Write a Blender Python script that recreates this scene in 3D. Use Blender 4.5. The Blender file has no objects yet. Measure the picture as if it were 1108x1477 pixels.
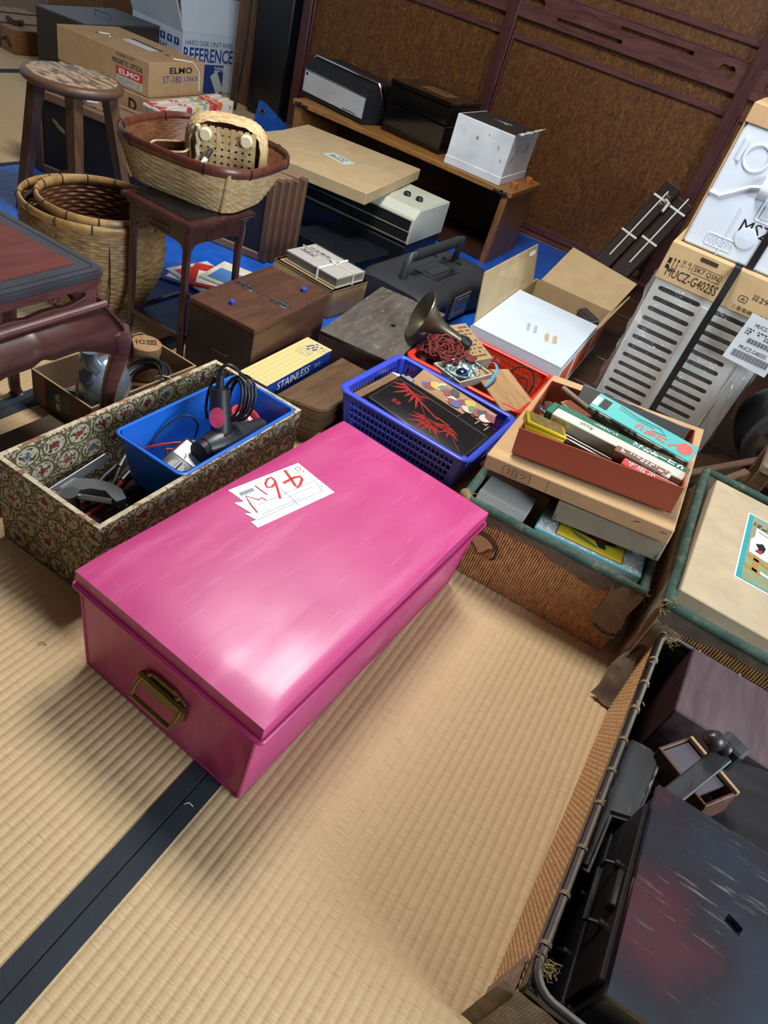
import bpy, bmesh, math, random
from mathutils import Matrix, Vector, noise
random.seed(7)
SC = bpy.context.scene
COL = SC.collection
R = math.radians
# ------------------------------------------------------------------ camera
cam_d = bpy.data.cameras.new('camera'); cam = bpy.data.objects.new('camera', cam_d); COL.objects.link(cam)
SC.camera = cam
cam_d.sensor_fit = 'VERTICAL'; cam_d.sensor_height = 36.0; cam_d.lens = 980.0 / 1477 * 36.0
cam_d.clip_start = 0.02
_r, _u, _w = Vector((0.835489, 0.487233, 0.254091)), Vector((-0.495285, 0.467422, 0.732263)), Vector((-0.238015, 0.737645, -0.631845))
m = Matrix((( _r.x, _u.x, -_w.x), (_r.y, _u.y, -_w.y), (_r.z, _u.z, -_w.z)))
cam.matrix_world = Matrix.Translation((0, 0, 1.06)) @ m.to_4x4()
# ------------------------------------------------------------------ world, lights, exposure
wd = bpy.data.worlds.new('world'); SC.world = wd; wd.use_nodes = True
bg = wd.node_tree.nodes['Background']; bg.inputs[0].default_value = (0.74, 0.86, 1.0, 1); bg.inputs[1].default_value = 0.40
def area(name, loc, aim, sx, sy, power, color):
    l = bpy.data.lights.new(name, 'AREA'); l.shape = 'RECTANGLE'; l.size = sx; l.size_y = sy; l.energy = power; l.color = color
    o = bpy.data.objects.new(name, l); COL.objects.link(o); o.location = loc
    o.rotation_euler = (Vector(aim) - Vector(loc)).to_track_quat('-Z', 'Y').to_euler()
    return o
area('ceiling_lamp_light', (-0.75, 1.75, 2.35), (-0.75, 1.75, 0), 0.7, 0.7, 64, (1.0, 0.97, 0.93))
area('window_light_right', (3.0, 0.45, 1.75), (-0.3, 1.4, 0.2), 1.9, 1.5, 145, (0.78, 0.90, 1.0))
vs = SC.view_settings; vs.view_transform = 'Standard'; vs.look = 'None'; vs.gamma = 1.0; vs.use_curve_mapping = False
vs.exposure = 0.10
# ------------------------------------------------------------------ helpers
def lin(h):
    if not isinstance(h, str): return tuple(h)
    h = h.lstrip('#'); c = [int(h[i:i+2], 16) / 255 for i in (0, 2, 4)]
    return tuple((x / 12.92 if x <= .04045 else ((x + .055) / 1.055) ** 2.4) for x in c)
def sc4(c, k): return tuple(min(1, max(0, x * k)) for x in c) + (1,)
class G:
    "small node-graph writer"
    def __init__(s, name):
        s.m = bpy.data.materials.new(name); s.m.use_nodes = True; s.t = s.m.node_tree
        s.p = s.t.nodes['Principled BSDF']; s._co = None
    def n(s, k, **kw):
        o = s.t.nodes.new(k)
        for a, b in kw.items(): setattr(o, a, b)
        return o
    def set(s, sock, v):
        if isinstance(v, bpy.types.NodeSocket): s.t.links.new(v, sock)
        else:
            try: sock.default_value = v
            except Exception: sock.default_value = tuple(v) + (1,)
    def co(s):
        if s._co is None: s._co = s.n('ShaderNodeTexCoord').outputs['Object']
        return s._co
    def map(s, scale=(1, 1, 1), loc=(0, 0, 0), rot=(0, 0, 0), vec=None):
        q = s.n('ShaderNodeMapping'); s.set(q.inputs[0], vec or s.co()); q.inputs[1].default_value = loc
        q.inputs[2].default_value = rot; q.inputs[3].default_value = scale; return q.outputs[0]
    def noise(s, vec, scale=5, detail=3, rough=.55, dist=0):
        q = s.n('ShaderNodeTexNoise'); s.set(q.inputs['Vector'], vec); q.inputs['Scale'].default_value = scale
        q.inputs['Detail'].default_value = detail; q.inputs['Roughness'].default_value = rough; q.inputs['Distortion'].default_value = dist
        return q.outputs[0]
    def ramp(s, fac, stops):
        q = s.n('ShaderNodeValToRGB'); s.set(q.inputs[0], fac); e = q.color_ramp.elements
        while len(e) < len(stops): e.new(.5)
        for i, (p, c) in enumerate(stops):
            e[i].position = p; e[i].color = tuple(c)[:3] + (1,)
        return q.outputs[0]
    def math(s, op, a, b=0.0, c=None):
        q = s.n('ShaderNodeMath', operation=op); s.set(q.inputs[0], a); s.set(q.inputs[1], b)
        if c is not None: s.set(q.inputs[2], c)
        return q.outputs[0]
    def mix(s, f, a, b):
        q = s.n('ShaderNodeMix', data_type='RGBA'); s.set(q.inputs[0], f); s.set(q.inputs[6], a); s.set(q.inputs[7], b); return q.outputs[2]
    def sep(s, v=None):
        q = s.n('ShaderNodeSeparateXYZ'); s.set(q.inputs[0], v or s.co()); return q.outputs
    def comb(s, x, y, z=0.0):
        q = s.n('ShaderNodeCombineXYZ'); s.set(q.inputs[0], x); s.set(q.inputs[1], y); s.set(q.inputs[2], z); return q.outputs[0]
    def bump(s, h, strength=.3, dist=.002):
        q = s.n('ShaderNodeBump'); q.inputs['Strength'].default_value = strength; q.inputs['Distance'].default_value = dist
        s.set(q.inputs['Height'], h); s.set(s.p.inputs['Normal'], q.outputs[0])
    def fin(s, col, rough=.5, metal=0., coat=0., spec=.5, trans=0., alpha=None):
        s.set(s.p.inputs['Base Color'], col); s.set(s.p.inputs['Roughness'], rough); s.set(s.p.inputs['Metallic'], metal)
        s.p.inputs['Coat Weight'].default_value = coat; s.p.inputs['Coat Roughness'].default_value = .12
        s.p.inputs['Specular IOR Level'].default_value = spec; s.p.inputs['Transmission Weight'].default_value = trans
        return s.m
def plain(name, c, rough=.5, metal=0., var=.10, vs=9, bump=0., bs=120, coat=0., spec=.5, wear=None, wamt=.58):
    g = G(name); c = lin(c); f = g.noise(g.co(), vs, 4)
    col = g.ramp(f, [(.25, sc4(c, 1 - var)), (.75, sc4(c, 1 + var))])
    if wear is not None:
        w = g.ramp(g.noise(g.map((1, 1, 1)), 26, 6, .7), [(wamt, (0, 0, 0)), (wamt + .05, (1, 1, 1))]); col = g.mix(w, col, lin(wear) + (1,))
    if bump: g.bump(g.noise(g.co(), bs, 3), bump, .002)
    return g.fin(col, rough, metal, coat, spec)
def wood(name, c1, c2, axis='X', scale=9, rough=.45, coat=0., stretch=9, bump=.12, wear=None, spec=.5):
    g = G(name); sv = {'X': (1, stretch, stretch), 'Y': (stretch, 1, stretch), 'Z': (stretch, stretch, 1)}[axis]
    f = g.noise(g.map(sv), scale, 5, .6, .6); f2 = g.noise(g.co(), 5, 2)
    col = g.ramp(f, [(.3, lin(c1)), (.7, lin(c2))]); col = g.mix(g.math('MULTIPLY', f2, .35), col, sc4(lin(c1), .7))
    if wear is not None:
        w = g.ramp(g.noise(g.map(sv), scale * 1.6, 8, .75), [(.585, (0, 0, 0)), (.63, (1, 1, 1))]); col = g.mix(w, col, lin(wear) + (1,))
    if bump: g.bump(f, bump, .002)
    return g.fin(col, rough, 0, coat, spec)
class B:
    "mesh builder over one bmesh"
    def __init__(s): s.bm = bmesh.new()
    def box(s, x0, y0, z0, x1, y1, z1, bev=0., M=None, seg=1):
        bm = bmesh.new(); bmesh.ops.create_cube(bm, size=1)
        for v in bm.verts: v.co = Vector(((v.co.x + .5) * (x1 - x0) + x0, (v.co.y + .5) * (y1 - y0) + y0, (v.co.z + .5) * (z1 - z0) + z0))
        if bev: bmesh.ops.bevel(bm, geom=list(bm.edges), offset=bev, segments=seg, affect='EDGES', profile=.5)
        return s.join(bm, M)
    def join(s, bm, M=None):
        if M is not None: bm.transform(M)
        me = bpy.data.meshes.new('tmp'); bm.to_mesh(me); bm.free(); s.bm.from_mesh(me); bpy.data.meshes.remove(me); return s
    def faces(s, vs, fs):
        v = [s.bm.verts.new(p) for p in vs]
        for f in fs:
            try: s.bm.faces.new([v[i] for i in f])
            except ValueError: pass
        return s
    def grid(s, f, nu, nv, cu=False, cv=False):
        V = [[s.bm.verts.new(f(i / (nu if cu else nu - 1), j / (nv if cv else nv - 1))) for j in range(nv)] for i in range(nu)]
        for i in range(nu if cu else nu - 1):
            for j in range(nv if cv else nv - 1):
                a, b = (i + 1) % nu, (j + 1) % nv
                s.bm.faces.new((V[i][j], V[a][j], V[a][b], V[i][b]))
        return s
    def lathe(s, prof, n=32, M=None, capb=False, capt=False):
        b = B(); V = []
        for k in range(n):
            a = 2 * math.pi * k / n; V.append([b.bm.verts.new((r * math.cos(a), r * math.sin(a), z)) for r, z in prof])
        for k in range(n):
            for j in range(len(prof) - 1): b.bm.faces.new((V[k][j], V[(k + 1) % n][j], V[(k + 1) % n][j + 1], V[k][j + 1]))
        if capb: b.bm.faces.new([V[k][0] for k in range(n)][::-1])
        if capt: b.bm.faces.new([V[k][-1] for k in range(n)])
        return s.join(b.bm, M)
    def cyl(s, c, r, h, n=20, M=None, r2=None):
        T = Matrix.Translation(c); return s.lathe([(r, 0), (r if r2 is None else r2, h)], n, (M @ T) if M is not None else T, True, True)
    def tube(s, pts, r, n=8, closed=False, flat=None, M=None):
        pts = [Vector(p) for p in pts]; N = len(pts); b = B(); rings = []; up = None
        for i, p in enumerate(pts):
            if closed: t = pts[(i + 1) % N] - pts[i - 1]
            else: t = pts[min(i + 1, N - 1)] - pts[max(i - 1, 0)]
            t.normalize()
            if flat is not None: x = Vector(flat).cross(t)
            elif up is None: x = t.orthogonal()
            else: x = up - t * up.dot(t)
            if x.length < 1e-6: x = t.orthogonal()
            x.normalize(); up = x; y = t.cross(x)
            rr = r(i / max(1, N - 1)) if callable(r) else r
            ra, rb = rr if isinstance(rr, tuple) else (rr, rr)
            rings.append([b.bm.verts.new(p + x * ra * math.cos(2 * math.pi * k / n) + y * rb * math.sin(2 * math.pi * k / n)) for k in range(n)])
        for i in range(N if closed else N - 1):
            a, c = rings[i], rings[(i + 1) % N]
            for k in range(n): b.bm.faces.new((a[k], a[(k + 1) % n], c[(k + 1) % n], c[k]))
        if not closed: b.bm.faces.new(rings[0][::-1]); b.bm.faces.new(rings[-1])
        return s.join(b.bm, M)
    def prism(s, poly, z0, z1, M=None):
        b = B(); n = len(poly); lo = [b.bm.verts.new((x, y, z0)) for x, y in poly]; hi = [b.bm.verts.new((x, y, z1)) for x, y in poly]
        b.bm.faces.new(lo[::-1]); b.bm.faces.new(hi)
        for i in range(n): b.bm.faces.new((lo[i], lo[(i + 1) % n], hi[(i + 1) % n], hi[i]))
        return s.join(b.bm, M)
    def plate(s, outer, holes, th, M=None):
        "flat board in the XY plane with holes, th thick"
        c = bpy.data.curves.new('t', 'CURVE'); c.dimensions = '2D'; c.fill_mode = 'BOTH'; c.extrude = th / 2
        for q in [outer] + list(holes):
            sp = c.splines.new('POLY'); sp.points.add(len(q) - 1); sp.use_cyclic_u = True
            for k, (x, y) in enumerate(q): sp.points[k].co = (x, y, 0, 1)
        o = bpy.data.objects.new('t', c); me = bpy.data.meshes.new_from_object(o)
        bm = bmesh.new(); bm.from_mesh(me); bpy.data.objects.remove(o); bpy.data.curves.remove(c); bpy.data.meshes.remove(me)
        return s.join(bm, M)
    def open_box(s, x0, y0, z0, x1, y1, z1, t, bev=0.):
        s.box(x0, y0, z0, x1, y1, z0 + t, bev)
        s.box(x0, y0, z0, x0 + t, y1, z1, bev); s.box(x1 - t, y0, z0, x1, y1, z1, bev)
        s.box(x0 + t, y0, z0, x1 - t, y0 + t, z1, bev); s.box(x0 + t, y1 - t, z0, x1 - t, y1, z1, bev)
        return s
    def mesh(s, name, mat, smooth=False, ang=None):
        bmesh.ops.recalc_face_normals(s.bm, faces=list(s.bm.faces))
        me = bpy.data.meshes.new(name); s.bm.to_mesh(me); s.bm.free()
        if mat: me.materials.append(mat)
        if smooth:
            me.polygons.foreach_set('use_smooth', [True] * len(me.polygons))
            me.set_sharp_from_angle(angle=R(ang or 40))
        return me
def thing(name, label, cat, loc=(0, 0, 0), rz=0, group=None, rot=None):
    o = bpy.data.objects.new(name, None); COL.objects.link(o); o.empty_display_size = .05
    o.location = loc; o.rotation_euler = rot if rot else (0, 0, rz); o['label'] = label; o['category'] = cat
    if group: o['group'] = group
    return o
def part(par, name, b, mat, smooth=False, label=None, stuff=False, ang=None):
    o = bpy.data.objects.new(name, b if isinstance(b, bpy.types.Mesh) else b.mesh(name, mat, smooth, ang)); COL.objects.link(o); o.parent = par
    if label: o['label'] = label
    if stuff: o['kind'] = 'stuff'
    return o
def single(name, label, cat, b, mat, loc=(0, 0, 0), rz=0, group=None, smooth=False, rot=None, ang=None):
    o = bpy.data.objects.new(name, b.mesh(name, mat, smooth, ang)); COL.objects.link(o); o.location = loc
    o.rotation_euler = rot if rot else (0, 0, rz); o['label'] = label; o['category'] = cat
    if group: o['group'] = group
    return o
def struct(name, b, mat, smooth=False):
    o = bpy.data.objects.new(name, b.mesh(name, mat, smooth)); COL.objects.link(o); o['kind'] = 'structure'; return o
def copy_tree(o, par=None):
    c = o.copy(); COL.objects.link(c); c.parent = par
    for ch in list(o.children): copy_tree(ch, c)
    return c
def frame(o, r, u):
    r = Vector(r).normalized(); u = Vector(u); u = (u - r * u.dot(r)).normalized(); n = r.cross(u)
    return Matrix(((r.x, u.x, n.x, o[0]), (r.y, u.y, n.y, o[1]), (r.z, u.z, n.z, o[2]), (0, 0, 0, 1)))
def text(par, s, mat, o, r, u, w=None, h=None, name='lettering', bold=0., off=.0006):
    c = bpy.data.curves.new('t', 'FONT'); c.body = s; c.align_x = 'CENTER'; c.align_y = 'CENTER'; c.offset = bold; c.resolution_u = 2
    ob = bpy.data.objects.new('t', c); me = bpy.data.meshes.new_from_object(ob)
    bpy.data.objects.remove(ob); bpy.data.curves.remove(c)
    xs = [v.co.x for v in me.vertices] or [0, 1]; ys = [v.co.y for v in me.vertices] or [0, 1]
    cx, cy, sw, sh = (min(xs) + max(xs)) / 2, (min(ys) + max(ys)) / 2, max(xs) - min(xs), max(ys) - min(ys)
    kx = w / sw if w else h / sh; ky = h / sh if h else kx
    M = frame(o, r, u); n = M.to_3x3() @ Vector((0, 0, 1))
    for v in me.vertices: v.co = M @ Vector(((v.co.x - cx) * kx, (v.co.y - cy) * ky, 0)) + n * off
    me.materials.append(mat); return part(par, name, me, mat)
def panel(par, name, mat, o, r, u, w, h, th=.0008, label=None, outline=None):
    "thin printed paper lying on a face, centred at o"
    b = B(); q = outline or [(-.5, -.5), (.5, -.5), (.5, .5), (-.5, .5)]
    b.prism([(x * w, y * h) for x, y in q], 0, th, frame(o, r, u)); return part(par, name, b, mat, label=label)
def circle(r, n=24, cx=0., cy=0., ry=None): return [(cx + r * math.cos(2 * math.pi * k / n), cy + (ry or r) * math.sin(2 * math.pi * k / n)) for k in range(n)]
def rrect(w, d, r, n=5, z=None, cx=0., cy=0.):
    q = []
    for k, (sx, sy) in enumerate(((1, 1), (-1, 1), (-1, -1), (1, -1))):
        for i in range(n + 1):
            a = math.pi / 2 * (k + i / n); q.append((cx + sx * (w / 2 - r) + r * math.cos(a), cy + sy * (d / 2 - r) + r * math.sin(a)))
    return q if z is None else [(x, y, z) for x, y in q]
def rows_of_text(par, mat, o, r, u, w, h, n, seed=1, name='print'):
    "small print: n rows of short dark strokes, one part"
    rd = random.Random(seed); b = B(); M = frame(o, r, u)
    for i in range(n):
        y = h * (.5 - (i + .5) / n); x = -w / 2
        while x < w / 2:
            l = rd.uniform(.04, .12) * w; x2 = min(w / 2, x + l)
            if rd.random() < .75: b.box(x, y - h / n * .25, .0004, x2 - .015 * w, y + h / n * .25, .0009, M=M)
            x = x2 + .02 * w
    return part(par, name, b, mat, stuff=True)
def smooth_path(pts, k_=6):
    P = [Vector(p) for p in pts]; q = []
    for i in range(len(P) - 1):
        p0, p1, p2, p3 = P[max(0, i - 1)], P[i], P[i + 1], P[min(len(P) - 1, i + 2)]
        for k in range(k_):
            u = k / k_; q.append(.5 * ((2 * p1) + (p2 - p0) * u + (2 * p0 - 5 * p1 + 4 * p2 - p3) * u * u + (3 * p1 - p0 - 3 * p2 + p3) * u ** 3))
    return q + [P[-1]]
X, Y, Z = (1, 0, 0), (0, 1, 0), (0, 0, 1)
# ------------------------------------------------------------------ materials
def tatami_mat():
    g = G('tatami rush'); x, y, z = g.sep()
    rib = g.math('FLOOR', g.math('DIVIDE', x, .0147))
    v = g.comb(g.math('MULTIPLY', rib, 7.31), g.math('MULTIPLY', y, 420), 0)
    f = g.noise(v, 1, 4, .7); f2 = g.noise(g.comb(g.math('MULTIPLY', rib, 3.7), g.math('MULTIPLY', y, 60), 0), 1, 2)
    col = g.ramp(f, [(.22, lin('8f7148')), (.42, lin('bda27b')), (.8, lin('d2bc98'))])
    col = g.mix(g.math('MULTIPLY', f2, .35), col, lin('b08c5c') + (1,))
    big = g.noise(g.co(), 1.6, 2); col = g.mix(g.math('MULTIPLY', big, .25), col, lin('ccb085') + (1,))
    g.bump(f, .5, .002); return g.fin(col, .55, spec=.35)
TATAMI = tatami_mat()
def cloth(name, c, s=900, rough=.85, var=.2, wear=None):
    g = G(name); x, y, z = g.sep(); a = g.math('SINE', g.math('MULTIPLY', g.math('ADD', x, z), s)); b = g.math('SINE', g.math('MULTIPLY', g.math('ADD', y, z), s))
    h = g.math('MULTIPLY', a, b); c = lin(c); f = g.noise(g.co(), 22, 5, .65)
    col = g.ramp(f, [(.3, sc4(c, 1 - var)), (.7, sc4(c, 1 + var))])
    if wear is not None:
        w = g.ramp(g.noise(g.co(), 34, 6, .7), [(.52, (0, 0, 0)), (.66, (1, 1, 1))]); col = g.mix(w, col, lin(wear) + (1,))
    g.bump(h, .4, .001); return g.fin(col, rough, spec=.2)
HERI = plain('navy border cloth', '1d2630', .75, var=.25, bump=.3, bs=700, wear='46505a', wamt=.7)
def veneer():
    g = G('burl veneer'); f = g.noise(g.map((14, 14, 5)), 4.2, 4, .6, 2.2); f2 = g.noise(g.co(), 1.4, 3)
    col = g.ramp(f, [(.32, lin('3c2211')), (.5, lin('5c3819')), (.72, lin('83592c'))]); col = g.mix(g.math('MULTIPLY', f2, .4), col, lin('47290f') + (1,))
    return g.fin(col, .5, spec=.35)
VENEER = veneer()
ROSE = wood('rosewood frame', '3d2021', '573230', 'Z', 7, .32, .15, 8, .05)
ROSEX = wood('rosewood rail', '472a28', '6a4441', 'X', 7, .32, .15, 8, .05)
BLACK = plain('black lacquer post', '0c0e14', .3, bump=.02, coat=.2)
TANPOST = wood('tan post wood', '4b2f19', '80583a', 'Z', 10, .6)
TARP = plain('blue tarpaulin', '1a57b8', .34, var=.25, vs=14, bump=.4, bs=40)
PLASTER = plain('plaster', 'b9b3a4', .9)
INK = plain('black ink', '14120f', .6, var=.02); INKB = plain('blue ink', '25418f', .6, var=.02); INKR = plain('red ink', 'c22a1e', .55, var=.04)
WHITE = plain('white paper', 'dfe4ea', .7, var=.03); REDP = plain('red print', 'c03227', .55, var=.05); GREY = plain('grey print', '8f979f', .7, var=.03)
def kraft(name, c, rough=.8, ribs=0., axis='X', wear=None):
    g = G(name); c = lin(c); x, y, z = g.sep(); f = g.noise(g.co(), 14, 5, .6)
    col = g.ramp(f, [(.25, sc4(c, .86)), (.75, sc4(c, 1.1))])
    if ribs:
        s = g.math('SINE', g.math('MULTIPLY', {'X': x, 'Y': y, 'Z': z, 'XY': g.math('ADD', x, y)}[axis], ribs)); col = g.mix(g.math('MULTIPLY_ADD', s, .11, .11), col, sc4(c, .6)); g.bump(s, .25, .002)
    if wear is not None:
        w = g.ramp(g.noise(g.co(), 30, 6, .7), [(.57, (0, 0, 0)), (.63, (1, 1, 1))]); col = g.mix(w, col, lin(wear) + (1,))
    return g.fin(col, rough, spec=.25)
KRAFT = kraft('kraft card', 'bd9c73'); KRAFTL = kraft('pale kraft card', 'b09a76'); KRAFTD = kraft('dark kraft card', '7e6041')
KRAFTR = kraft('ribbed kraft card', 'b1906a', ribs=620, axis='XY')
STEEL = plain('bright steel', 'b9bcc0', .28, 1.); DSTEEL = plain('dull steel', '7d8084', .42, 1.); CHROME = plain('chrome', 'd6d8da', .12, 1.)
BRASS = plain('aged brass', '8e7d4b', .42, 1., var=.25, vs=30); RUBBER = plain('black rubber', '131417', .5, bump=.05); BPLA = plain('black plastic', '17191d', .38, bump=.04, bs=600)
STRING = plain('white string', 'd9d6cd', .8)
# ------------------------------------------------------------------ the room
b = B(); b.box(-7, -1.2, -.06, 4, 8, -.006); floor = struct('floor', b, plain('floor board', '6e5130', .8))
def mat_piece(x0, x1, y0, y1):
    b = B(); n = max(8, int((x1 - x0 - .06) / .0147)); X0, X1 = x0 + .001, x1 - .001
    # ribbed rush face
    def f(u, v):
        k = u * n; h = .0019 * (abs(math.sin(math.pi * k)) ** .5)
        return (X0 + (X1 - X0) * u, y0 + .0015 + (y1 - y0 - .003) * v, h - .0019)
    b.grid(f, n * 6 + 1, 2)
    b.box(X0, y0 + .0015, -.006, X1, y1 - .0015, -.0024)
    me = b.mesh('tatami_mat', TATAMI, True, 80); o = part(floor, 'tatami_mat', me, None)
    for xa, xb in ((X0, x0 + .030), (x1 - .030, X1)):
        b = B(); b.box(xa, y0 + .0015, -.004, xb, y1 - .0015, .0008, .0006); part(o, 'cloth_border', b, HERI)
xs = [-4.75, -3.65, -2.53, -2.205, -1.25, -.286, .669, 1.62, 2.57]
for xa, xb in zip(xs, xs[1:]):
    for ya, yb in ((-.46, 1.44), (1.44, 3.34), (3.34, 5.2)):
        if xa < -2.4 and ya < 0: continue
        if xa > .6 and ya < 0 and False: continue
        if xa >= -2.6 and yb > 5: yb = 3.93
        mat_piece(xa, xb, ya, yb)
# back wall: veneer bays framed in rosewood
WY = 3.93
b = B(); b.box(-2.70, WY + .05, 0, 2.2, WY + .10, 2.5); wall = struct('wall_back', b, plain('wall core', '3a2415', .8))
UP = [-2.667, -1.487, -.311, .865, 2.04]
for x0, x1 in zip(UP, UP[1:]):
    b = B(); b.box(x0 + .02, WY + .030, .02, x1 - .02, WY + .055, 2.45); part(wall, 'veneer_panel', b, VENEER)
    for z0, z1, d in ((.812, .838, .012), (1.085, 1.112, .012), (.02, .055, .01)):
        b = B(); b.box(x0 + .03, WY + d, z0, x1 - .03, WY + .04, z1, .003); part(wall, 'rail', b, ROSEX)
    # slotted board with two long slots and a gourd-shaped cut-out at either end
    w = x1 - x0 - .06; cx = (x0 + x1) / 2
    def gourd(px, s):
        q = []
        for k in range(28):
            a = 2 * math.pi * k / 28; r = .027 + .010 * math.cos(2 * a - .4) + .005 * math.cos(3 * a)
            q.append((px + s * r * math.cos(a) * 1.05, .006 + r * math.sin(a) * 1.1))
        return q
    holes = [gourd(-w / 2 + .075, 1), gourd(w / 2 - .075, -1),
             [(-.05, .016), (.31, .016), (.31, .032), (-.05, .032)], [(-.36, -.034), (-.02, -.034), (-.02, -.018), (-.36, -.018)]]
    b = B(); b.plate([(-w / 2, -.065), (w / 2, -.065), (w / 2, .065), (-w / 2, .065)], holes, .016, frame((cx, WY + .010, .968), X, Z))
    b.box(cx - w / 2, WY - .002, .903, cx + w / 2, WY + .018, .911, .002); b.box(cx - w / 2, WY - .002, 1.025, cx + w / 2, WY + .018, 1.033, .002)
    part(wall, 'slotted_board', b, ROSEX)
for x in UP:
    b = B(); b.box(x - .03, WY - .012, 0, x + .03, WY + .05, 2.5, .004); part(wall, 'upright', b, ROSE)
    b = B(); b.box(x + .03, WY + .004, .05, x + .042, WY + .04, .83, .003); part(wall, 'bead', b, ROSE)
b = B(); b.box(-2.70, WY - .03, 0, 2.2, WY + .02, .018, .003); struct('baseboard_back', b, ROSEX)
b = B(); b.box(-2.96, WY - .06, 0, -2.72, WY + .10, 2.5, .006); struct('trim_1', b, BLACK)
b = B(); b.box(-3.16, WY + .02, 0, -3.02, WY + .12, 2.5, .004); struct('trim_2', b, TANPOST)
b = B(); b.box(-3.6, -1.32, 0, 4, -1.22, 2.5); struct('wall_near_unseen', b, plain('dark near wall', '3a2a1f', .7))  # unseen wall, added to keep ambient light off faces toward the camera
b = B(); b.box(-3.7, -1.32, 0, -3.6, .8, 2.5); struct('wall_left_unseen', b, plain('dark left wall', '3f2f22', .7))  # unseen wall stub, added to block world light from the left
FP = wood('floor shade plank', '2a1a11', '452c1d', 'X', 8, .4, .1, 7)  # dark boards added over the mats to stand for shade on the floor
for k in range(6):
    b = B(); b.box(-.60 + .012 * (k % 2), 2.16 + .292 * k, .0, 2.5, 2.448 + .292 * k, .0035, .001); part(floor, 'shade_plank', b, FP)
b = B(); b.box(-3.7, -1.32, 2.5, 2.3, 4.05, 2.56); struct('ceiling', b, plain('pale ceiling board', 'b3aca2', .8))  # unseen from the camera, added to shut out world light from above
b = B(); b.box(-7, 6.6, 0, -2.7, 6.7, 2.5); struct('wall_far', b, plain('far wall', '6f6250', .9))
# tarpaulin under the goods at the back
b = B(); b.grid(lambda u, v: (-2.52 + 1.90 * u, 1.46 + 2.42 * v, .0025 + .006 * abs(noise.noise((u * 11, v * 9, 1))) + .003 * abs(noise.noise((u * 40, v * 26, 5)))), 150, 150)
single('tarpaulin', 'crinkled bright blue tarpaulin spread on the floor under the goods at the back', 'tarpaulin', b, TARP, smooth=True)
# ------------------------------------------------------------------ pink tin trunk
def pink_mat():
    g = G('pink enamel tin'); f = g.noise(g.co(), 3, 3); sc_ = g.ramp(g.noise(g.map((9, 1.2, 3)), 2.2, 4, .6), [(.50, (0, 0, 0)), (.66, (1, 1, 1))])
    col = g.ramp(f, [(.3, lin('b23872')), (.7, lin('c14781'))]); col = g.mix(g.math('MULTIPLY', sc_, .20), col, lin('e88fb4') + (1,))
    chip = g.ramp(g.noise(g.co(), 60, 5, .7), [(.665, (0, 0, 0)), (.68, (1, 1, 1))]); col = g.mix(chip, col, lin('8f5068') + (1,))
    sx_ = g.ramp(g.noise(g.map((60, 2.5, 6), rot=(0, 0, .5)), 3, 3, .6), [(.66, (0, 0, 0)), (.70, (1, 1, 1))]); col = g.mix(g.math('MULTIPLY', sx_, .13), col, lin('ecb4c8') + (1,))
    rg = g.ramp(g.noise(g.map((8, 2, 4)), 2, 3), [(.3, (.30, .30, .30)), (.7, (.46, .46, .46))])
    g.bump(g.noise(g.co(), 5, 2), .15, .006)
    return g.fin(col, rg, 0, .10, .45)
PINK = pink_mat(); PINKD = plain('pink tin edge', 'b2356c', .35)
t = thing('tin_trunk', 'large pink enamelled tin trunk with a torn white slip on its lid', 'trunk', (-.372, .815, 0), R(-4.6))
def taper(b, w0, d0, w1, d1, z0, z1):
    q = [(-1, -1), (1, -1), (1, 1), (-1, 1)]
    vs_ = [(x * w0 / 2, y * d0 / 2, z0) for x, y in q] + [(x * w1 / 2, y * d1 / 2, z1) for x, y in q]
    return b.faces(vs_, [(3, 2, 1, 0), (4, 5, 6, 7), (0, 1, 5, 4), (1, 2, 6, 5), (2, 3, 7, 6), (3, 0, 4, 7)])
b = B(); taper(b, .354, .676, .368, .680, .001, .198); bmesh.ops.bevel(b.bm, geom=list(b.bm.edges), offset=.004, segments=2, affect='EDGES'); part(t, 'body', b, PINK, True, ang=50)
b = B()
for sx in (-1, 1):
    for sy in (-1, 1): b.tube([(sx * .176, sy * .337, .003), (sx * .1835, sy * .339, .196)], .0035, 8)
b.tube([(x, y, .004) for x, y in rrect(.352, .674, .004, 2)], .003, 6, True); part(t, 'seam', b, PINKD, True)
b = B(); LW, LD = .386, .684
def lid_f(u, v):
    x = (u - .5) * LW; y = (v - .5) * LD; e = min(1, (1 - abs(2 * v - 1)) / .22); k = min(1, (1 - abs(2 * u - 1)) / .10)
    e = 1 - (1 - e) ** 2; k = 1 - (1 - k) ** 2
    return (x, y, (.2265 + .0065 * e * (.4 + .6 * k) + .001 * noise.noise((x * 9, y * 9, 0))))
b.grid(lid_f, 34, 50)
loop = [lid_f(i / 33, 0) for i in range(34)] + [lid_f(1, j / 49) for j in range(1, 50)] + [lid_f(1 - i / 33, 1) for i in range(1, 34)] + [lid_f(0, 1 - j / 49) for j in range(1, 49)]
n = len(loop); lo = [(x * 1.0, y, .195) for x, y, z in loop]
b.faces(loop + lo, [(i, (i + 1) % n, n + (i + 1) % n, n + i) for i in range(n)]); bmesh.ops.remove_doubles(b.bm, verts=list(b.bm.verts), dist=.0002)
lid = part(t, 'lid', b, PINK, True, ang=38)
b = B(); b.tube([(x, y, .1955) for x, y in rrect(LW + .006, LD + .006, .006, 3)], .0042, 8, True); part(lid, 'rolled_rim', b, PINKD, True)
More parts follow.
